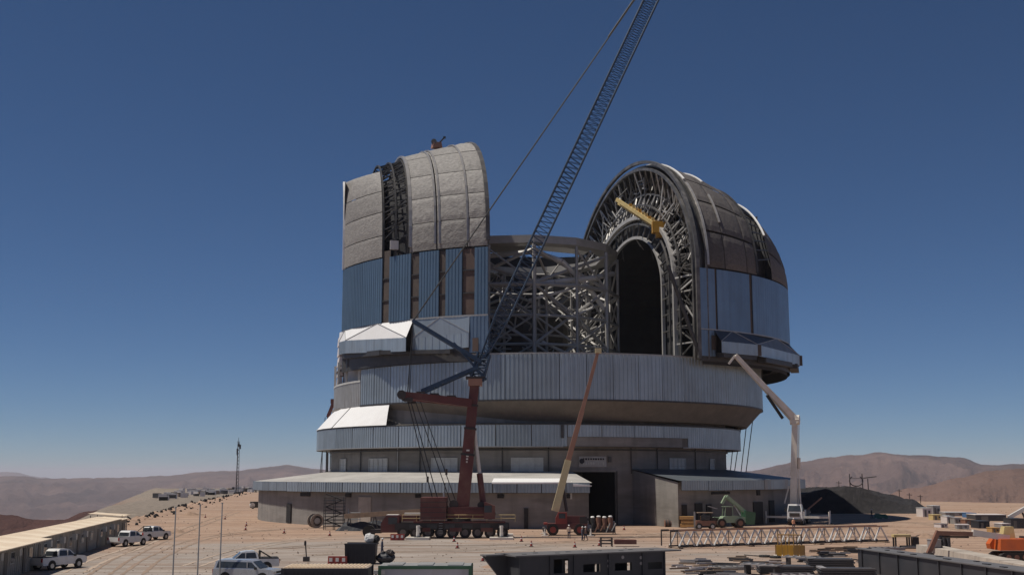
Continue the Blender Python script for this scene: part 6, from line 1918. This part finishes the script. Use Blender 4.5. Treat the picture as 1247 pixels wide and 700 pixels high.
# orange excavator
p = G(1236, 682)
ex = thing('excavator', 'orange excavator with its long brown arm stretched out over the dirt', 'excavator', p, R(180))
for s_ in (-1, 1):
    tr = MB().prism([(-2.0, 0.3), (-1.6, 0.0), (1.6, 0.0), (2.0, 0.3), (2.0, 0.6), (1.6, 0.85), (-1.6, 0.85), (-2.0, 0.6)], s_ * 1.2 - 0.3, s_ * 1.2 + 0.3).build('track', 'tyre', ex)
    for k in range(4): MB().tube((-1.2 + 0.8 * k, s_ * 1.2 - 0.33, 0.4), (-1.2 + 0.8 * k, s_ * 1.2 + 0.33, 0.4), 0.25, 10).build('roller', 'brown_arm', tr)
MB().box((-0.4, 0, 1.6), (4.6, 2.6, 1.1), 0, (0.94, 0.9)).build('house', 'orange_paint', ex)
MB().prism([(0.9, 1.1), (2.2, 1.1), (2.3, 1.6), (1.9, 2.15), (0.9, 2.15)], -1.3, -0.3).build('nose_cover', 'orange_paint', ex)
MB().box((-1.9, 0, 1.7), (1.6, 2.5, 1.3)).build('counterweight', 'crane_dark', ex)
cbo = MB().hexa([(-0.3, -1.3, 2.1), (1.0, -1.3, 2.1), (1.0, -0.2, 2.1), (-0.3, -0.2, 2.1)], [(-0.2, -1.2, 3.3), (0.7, -1.2, 3.3), (0.7, -0.3, 3.3), (-0.2, -0.3, 3.3)]).build('cab', 'yellow_pale', ex)
MB().box((0.3, -1.28, 2.75), (0.8, 0.05, 0.8)).build('window', 'glass', cbo)
MB().box((1.5, -1.32, 1.7), (0.5, 0.05, 0.35)).build('badge', 'white_paint', ex)
MB().box((0.6, -1.33, 1.75), (0.3, 0.05, 0.4)).build('vent', 'black', ex)
MB().bar((0.6, 0.3, 2.2), (4.2, 0.3, 2.75), 0.5, 0.6).build('boom', 'pump_white', ex)
MB().bar((3.8, 0.3, 2.6), (7.6, 0.3, 2.7), 0.4, 0.42).build('boom', 'brown_arm', ex)
MB().bar((7.6, 0.3, 2.9), (8.7, 0.3, 0.7), 0.45, 0.4).build('stick', 'brown_arm', ex)
MB().prism([(8.4, 0.8), (9.0, 0.75), (9.5, 0.15), (8.9, 0.02), (8.3, 0.2)], -0.3, 0.9).build('bucket', 'crane_dark', ex)
MB().tube((4.6, 0.3, 2.3), (7.2, 0.3, 2.35), 0.1).build('ram', 'crane_dark', ex)
p = G(1150, 668)
o = thing('gas_bottle_cage', 'dark cage of gas bottles beside the excavator bucket', 'cage', p)
for k in range(3): MB().tube((-0.5 + 0.5 * k, 0, 0.1), (-0.5 + 0.5 * k, 0, 1.35), 0.2, 10).build('bottle', 'plate_dark', o)
MB().box((0, 0, 0.06), (1.8, 0.8, 0.1)).box((0, 0.4, 0.8), (1.8, 0.05, 1.5)).build('cage', 'dark_steel', o)

# dark spoil mound beyond the pump truck
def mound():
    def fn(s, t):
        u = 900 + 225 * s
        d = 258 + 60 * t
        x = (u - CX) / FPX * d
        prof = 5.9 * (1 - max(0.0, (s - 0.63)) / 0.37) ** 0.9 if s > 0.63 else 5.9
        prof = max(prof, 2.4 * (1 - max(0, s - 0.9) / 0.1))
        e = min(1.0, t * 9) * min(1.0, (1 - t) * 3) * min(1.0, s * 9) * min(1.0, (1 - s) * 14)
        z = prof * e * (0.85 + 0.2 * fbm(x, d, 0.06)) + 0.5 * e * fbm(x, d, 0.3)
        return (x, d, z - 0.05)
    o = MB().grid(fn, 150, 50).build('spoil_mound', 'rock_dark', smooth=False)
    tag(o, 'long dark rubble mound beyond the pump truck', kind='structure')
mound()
def top_of(u, d, z): 
    x = (u - CX) / FPX * d
    return Vector((x, d, z))
rf = thing('rebar_cage', 'dark ring shaped rebar cage with uprights standing on the rubble mound', 'rebar', top_of(1037, 300, 5.0))
m = MB()
for j in range(20):
    a, b = 2 * PI * j / 20, 2 * PI * (j + 1) / 20
    if 3 <= j <= 6: continue
    m.tube((1.7 * math.cos(a), 0, 1.8 + 1.3 * math.sin(a)), (1.7 * math.cos(b), 0, 1.8 + 1.3 * math.sin(b)), 0.14, 5)
m.build('hoop', 'crane_dark', rf)
for x in (-1.6, 1.6, 3.0): MB().tube((x, 0, -0.5), (x, 0.2, 3.6 if x < 2 else 2.4), 0.12, 5).build('upright', 'crane_dark', rf)
MB().tube((1.8, 0, 2.5), (5.2, 0, 2.9), 0.12, 5).build('crossbar', 'crane_dark', rf)
MB().tube((-1.6, 0, 2.4), (1.6, 0, 2.5), 0.05, 5).build('crossbar', 'crane_dark', rf)
for u, z, h_ in ((1088, 2.6, 2.2), (1100, 2.2, 1.6), (1113, 1.6, 1.8), (1016, 5.4, 1.4)):
    o = thing('marker_stake', 'thin stake with a crossbar on the rubble mound', 'stake', top_of(u, 298, z - 0.4), 0, 'stakes on the rubble mound')
    MB().tube((0, 0, 0), (0, 0, h_ + 0.4), 0.09, 5).build('stake', 'crane_dark', o)
    MB().tube((-0.7, 0, h_), (0.7, 0, h_ - 0.1), 0.07, 5).build('crossbar', 'crane_dark', o)
o = thing('covered_heap', 'low dark green covered heap alone on the pale dirt before the mound', 'heap', G(1072, 631))
tarp(3.0, 2.2, 1.1).build('tarpaulin', 'green_dark', o)
for s_ in (-1.2, 0.2, 1.3): MB().box((s_, -1.1, 0.1), (0.4, 0.3, 0.2)).build('weight_block', 'concrete_pale', o)

# cluster of containers and vehicles at the far right
def hut(u, v, w_px, h_px, dep, mat, roof, name, label, cat, rz=0.0, extra=None):
    p = G(u, v)
    k = p.y / FPX
    o = thing(name, label, cat, p, rz)
    sx, sz = w_px * k, h_px * k
    MB().box((0, dep / 2, sz / 2), (sx, dep, sz)).build('body', mat, o)
    MB().box((0, dep / 2, sz + 0.05), (sx + 0.1, dep + 0.1, 0.1)).build('roof', roof, o)
    MB().box((-sx * 0.2, -0.03, sz * 0.42), (sx * 0.22, 0.08, sz * 0.8)).build('door', 'office_door', o)
    MB().box((sx * 0.22, -0.03, sz * 0.58), (sx * 0.2, 0.08, sz * 0.32)).build('window', 'glass', o)
    return o
hut(1129.5, 629, 11, 10, 3, 'white_box', 'white_paint', 'site_hut', 'white cube hut at the end of the rubble mound', 'hut', 0.1)
hut(1141, 627, 9, 11, 3, 'plate_light', 'white_paint', 'site_hut', 'grey hut just behind the white cube hut', 'hut', 0.1)
hut(1142, 633, 11, 6, 2.4, 'yellow_pale', 'yellow_pale', 'tool_crate', 'yellow crate in front of the white cube hut', 'crate', 0.0)
hut(1158, 637, 9, 8, 3, 'white_box', 'white_paint', 'box_van', 'white box body beside the yellow crate', 'van', 0.0)
hut(1167, 638, 8, 7, 3, 'sheet_grey', 'plate_light', 'site_hut', 'grey cabin next to the white box body', 'hut', -0.1)
hut(1182, 639, 12, 6, 3, 'brown_arm', 'timber_dull', 'tool_crate', 'brown crate among the cluster of cabins', 'crate', -0.1)
hut(1165, 628, 26, 4, 4, 'plate_light', 'white_paint', 'low_shed', 'long low shed with a white roof behind the cabins', 'shed', -0.05)
hut(1207, 634, 36, 7, 5, 'plate_dark', 'white_box', 'low_shed', 'long dark shed under a pale roof at the right of the cabins', 'shed', -0.05)
hut(1184, 630, 10, 5, 3, 'blue_tarp', 'blue_tarp', 'tool_crate', 'blue covered crate among the cabins', 'crate', 0)
hut(1199, 643, 13, 8, 3, 'navy', 'plate_dark', 'generator_box', 'navy generator box before the dark shed', 'generator', 0.05)
hut(1226, 646, 10, 8, 2.5, 'plate_light', 'white_box', 'site_hut', 'small pale cabin behind the excavator boom', 'hut', 0.1)
hut(1240, 643, 16, 11, 3, 'plate_dark', 'dark_steel', 'generator_box', 'dark tank cabin behind the excavator house', 'generator', 0.0)
hut(1173, 644, 14, 5, 2, 'sheet_grey', 'white_box', 'tool_crate', 'flat grey crate in front of the grey cabin', 'crate', -0.2)
hut(1150, 642, 9, 4, 2, 'white_box', 'plate_light', 'tool_crate', 'low white crate on the dirt below the yellow crate', 'crate', 0.2)
hut(1213, 648, 9, 5, 2, 'timber', 'timber', 'tool_crate', 'small tan crate beside the navy generator box', 'crate', 0.0)
a_, b_ = PD(1228, 630, 225), PD(1262, 611, 225)
o = thing('conveyor_boom', 'white inclined conveyor boom rising beyond the dark shed', 'conveyor', (a_.x, a_.y, 0))
MB().bar((0, 0, a_.z), (b_.x - a_.x, 0, b_.z), 0.6, 0.7).build('boom', 'white_paint', o)
MB().box((0.3, 0, a_.z / 2), (1.2, 1.2, a_.z)).build('base', 'dark_steel', o)
MB().bar((3.4, -0.6, 0), (2.6, 0, (a_.z + b_.z) / 2 - 0.3), 0.2).bar((3.4, 0.6, 0), (2.6, 0, (a_.z + b_.z) / 2 - 0.3), 0.2).build('support_leg', 'dark_steel', o)

# cables hanging from the drum down to the annex on the right
for u0, v0, u1, v1, d_ in ((897, 503, 889, 577, 232), (905, 502, 894, 577.5, 234), (911, 501, 902, 578, 236), (918, 501, 908, 578.5, 238)):
    a_, b_ = PD(u0, v0, d_), PD(u1, v1, d_)
    o = thing('hanging_cable', 'thin dark cable hanging from the drum to the annex roof', 'cable', (b_.x, b_.y, b_.z), 0, 'cables hanging from the drum')
    MB().tube((0, 0, 0), a_ - b_, 0.09, 5).build('line', 'rope', o)
    MB().box((0, 0, 0.1), (0.3, 0.3, 0.3)).build('anchor', 'dark_steel', o)
# red boom lift reaching up on the sunny flank
p = Vector(((402 - CX) / FPX * 262, 262, 0))
o = thing('boom_lift', 'dark red boom lift basket reaching up beside the drum', 'lift', p)
MB().box((0, 0, 0.9), (3.4, 2.2, 0.9)).build('chassis', 'red_paint', o)
for x in (-1.2, 1.2):
    for s_ in (-1, 1): wheel(o, (x, s_, 0.5), 0.5, 0.35)
z1 = PD(400, 486, 262).z
MB().tube((0, 0, 1.3), (-0.3, 0, z1 - 3.2), 0.22, 8).build('boom_arm', 'dark_steel', o)
MB().bar((-0.3, 0, z1 - 4), (0.8, 0, z1 - 1), 0.7).build('boom_arm', 'red_paint', o)
MB().box((0.8, 0, z1 - 0.9), (1.0, 1.0, 0.15)).box((0.8, 0.5, z1 - 0.4), (1.0, 0.06, 0.9)).box((0.8, -0.5, z1 - 0.4), (1.0, 0.06, 0.9)).build('basket', 'red_paint', o)
MB().tube((-0.9, 0, z1 - 4), (-1.9, 0, 6), 0.08, 5).build('hose', 'dark_steel', o)
# propped scaffold legs below the ring on the sunny side
for u in (392, 397, 402):
    a_, b_ = PD(u, 546, 238), PD(u, 571, 238)
    o = thing('ring_prop', 'slim prop between annex roof and ring overhang on the sunny side', 'prop', (b_.x, b_.y, b_.z - 0.6), 0, 'props under the ring')
    MB().tube((0, 0, 0), (0, 0, a_.z - b_.z + 0.6), 0.09, 5).build('tube', 'dark_steel', o)
    MB().box((0, 0, 0.05), (0.4, 0.4, 0.1)).build('foot', 'dark_steel', o)

# wheel ruts pressed into the yard: paired narrow bands just above the dirt
pm('rut_dark', (0.27, 0.20, 0.155), (0.33, 0.25, 0.195), 0.95, 0, 0.7, 0.8, 4, world=True, spec=0.1)
pm('rut_pale', (0.47, 0.375, 0.30), (0.40, 0.315, 0.25), 0.95, 0, 0.7, 0.6, 4, world=True, spec=0.1)
rr = random.Random(12)
def ruts(px, mat, gauge=1.7, w_=0.42):
    pts = [G(u, v) for u, v in px]
    cr_ = []
    for a, b, c, d in zip([pts[0]] + pts[:-2], pts[:-1], pts[1:], pts[2:] + [pts[-1]]):
        for k in range(14):
            t = k / 14
            cr_.append(0.5 * ((2 * b) + (c - a) * t + (2 * a - 5 * b + 4 * c - d) * t * t + (3 * b - a - 3 * c + d) * t ** 3))
    for s_ in (-0.5, 0.5):
        vs, fs = [], []
        for i, q in enumerate(cr_):
            tn = (cr_[min(i + 1, len(cr_) - 1)] - cr_[max(i - 1, 0)]); tn.z = 0
            if tn.length < 1e-6: tn = Vector((1, 0, 0))
            tn.normalize(); nn = Vector((-tn.y, tn.x, 0))
            c0 = q + nn * gauge * s_
            ww = w_ * rr.uniform(0.45, 1.25) * (0.3 if i in (0, len(cr_) - 1) else 1)
            z = max(0, terrain(c0.x, c0.y)) + 0.02
            vs += [c0 - nn * ww / 2 + Vector((0, 0, z)), c0 + nn * ww / 2 + Vector((0, 0, z))]
        fs = [(2 * i, 2 * i + 2, 2 * i + 3, 2 * i + 1) for i in range(len(cr_) - 1)]
        o = MB().add(vs, fs).build('tyre_track', mat)
        tag(o, 'wheel rut pressed into the dirt of the yard', kind='structure')
ruts([(120, 700), (150, 680), (190, 660), (240, 640), (290, 622)], 'rut_dark')
ruts([(160, 700), (195, 676), (250, 655), (330, 645), (420, 642)], 'rut_dark')
ruts([(90, 697), (125, 680), (160, 668), (200, 650)], 'rut_pale')  # pale pair stands in for the sunlit edge of the path
ruts([(330, 668), (420, 662), (520, 664), (640, 662), (760, 655), (850, 652)], 'rut_dark')
ruts([(360, 676), (470, 672), (590, 668), (720, 660), (820, 648), (905, 642)], 'rut_pale')
ruts([(640, 652), (740, 653), (830, 651), (960, 646), (1100, 640)], 'rut_dark')
ruts([(230, 690), (300, 668), (380, 655), (450, 652)], 'rut_pale')
ruts([(1000, 640), (1060, 634), (1130, 638), (1210, 652)], 'rut_dark')
ruts([(900, 690), (960, 684), (1040, 680), (1110, 672)], 'rut_dark')
# low heaps of graded dirt and gravel
for k, (u, v, rx, h_, mt) in enumerate(((214, 648, 2.6, 0.5, 'stone'), (196, 650, 1.8, 0.45, 'stone'), (233, 627, 3.0, 0.9, 'stone'), (775, 648, 2.0, 0.5, 'stone'), (1092, 648, 2.6, 0.7, 'stone'), (1128, 654, 2.2, 0.8, 'stone'), (600, 690, 1.6, 0.3, 'stone'), (1010, 646, 2.2, 0.4, 'stone'))):
    p = G(u, v)
    lb = ('low dirt heap beside the pickups', 'smaller dirt heap next to the parked pickups', 'dirt heap on the slope up to the berm', 'low gravel heap near the trestle frame', 'gravel heap beyond the end of the lattice boom', 'gravel heap by the low concrete wall', 'thin spread of gravel beside the pale container', 'low gravel heap in front of the mound')[k]
    def hp(s, t, rx=rx, h_=h_, k=k):
        a = 2 * PI * s
        r_ = rx * t * (0.8 + 0.35 * noise.noise(Vector((math.cos(a) * 1.4, math.sin(a) * 1.4, k))))
        return (r_ * math.cos(a), r_ * math.sin(a), h_ * (1 - t) ** 0.8 * (0.8 + 0.5 * noise.noise(Vector((r_ * math.cos(a), r_ * math.sin(a), k * 3.0)))) - 0.03)
    o = thing('gravel_heap', lb, 'heap', p)
    MB().grid(hp, 26, 8).build('heap', 'heap_dirt', o, True)
# loose stones over the yard
st = MB(); rnd = random.Random(77)
for k in range(6500):
    d = 88 + 230 * rnd.random() ** 1.5
    x = (rnd.uniform(-20, 1270) - CX) / FPX * d
    if poly_sd(x, d, PLATEAU) > -1: continue
    if math.hypot(x - BX, d - BY) < 55: continue
    r = 0.03 + 0.10 * rnd.random() ** 4
    q = [Vector((rnd.uniform(-1, 1), rnd.uniform(-1, 1), 0)).normalized() * r * rnd.uniform(0.7, 1.3) for _ in range(4)]
    ang = rnd.uniform(0, 6.28)
    base_ = [(x + r * rnd.uniform(0.7, 1.4) * math.cos(ang + PI / 2 * i), d + r * rnd.uniform(0.7, 1.4) * math.sin(ang + PI / 2 * i), -0.02) for i in range(4)]
    topz = r * rnd.uniform(0.6, 1.1)
    top_ = [(x + (b[0] - x) * 0.55, d + (b[1] - d) * 0.55, topz) for b in base_]
    st.hexa(base_, top_)
o = st.build('loose_stones', 'stone'); tag(o, 'loose stones scattered over the yard', kind='stuff')
# boulders along the berm
st = MB()
for k in range(420):
    t_ = rnd.random()
    y_ = 175 + 430 * t_; x = -66 - (y_ - 190) * 0.165 + rnd.gauss(0, 2.2)
    r = 0.15 + 0.5 * rnd.random() ** 2
    z = terrain(x, y_)
    ang = rnd.uniform(0, 6.28)
    base_ = [(x + r * rnd.uniform(0.7, 1.4) * math.cos(ang + PI / 2 * i), y_ + r * rnd.uniform(0.7, 1.4) * math.sin(ang + PI / 2 * i), z - 0.15) for i in range(4)]
    top_ = [(x + (b[0] - x) * 0.5, y_ + (b[1] - y_) * 0.5, z + r * rnd.uniform(0.6, 1.1)) for b in base_]
    st.hexa(base_, top_)
o = st.build('berm_rubble', 'rock_dark'); tag(o, 'dark rubble along the edge berm', kind='stuff')
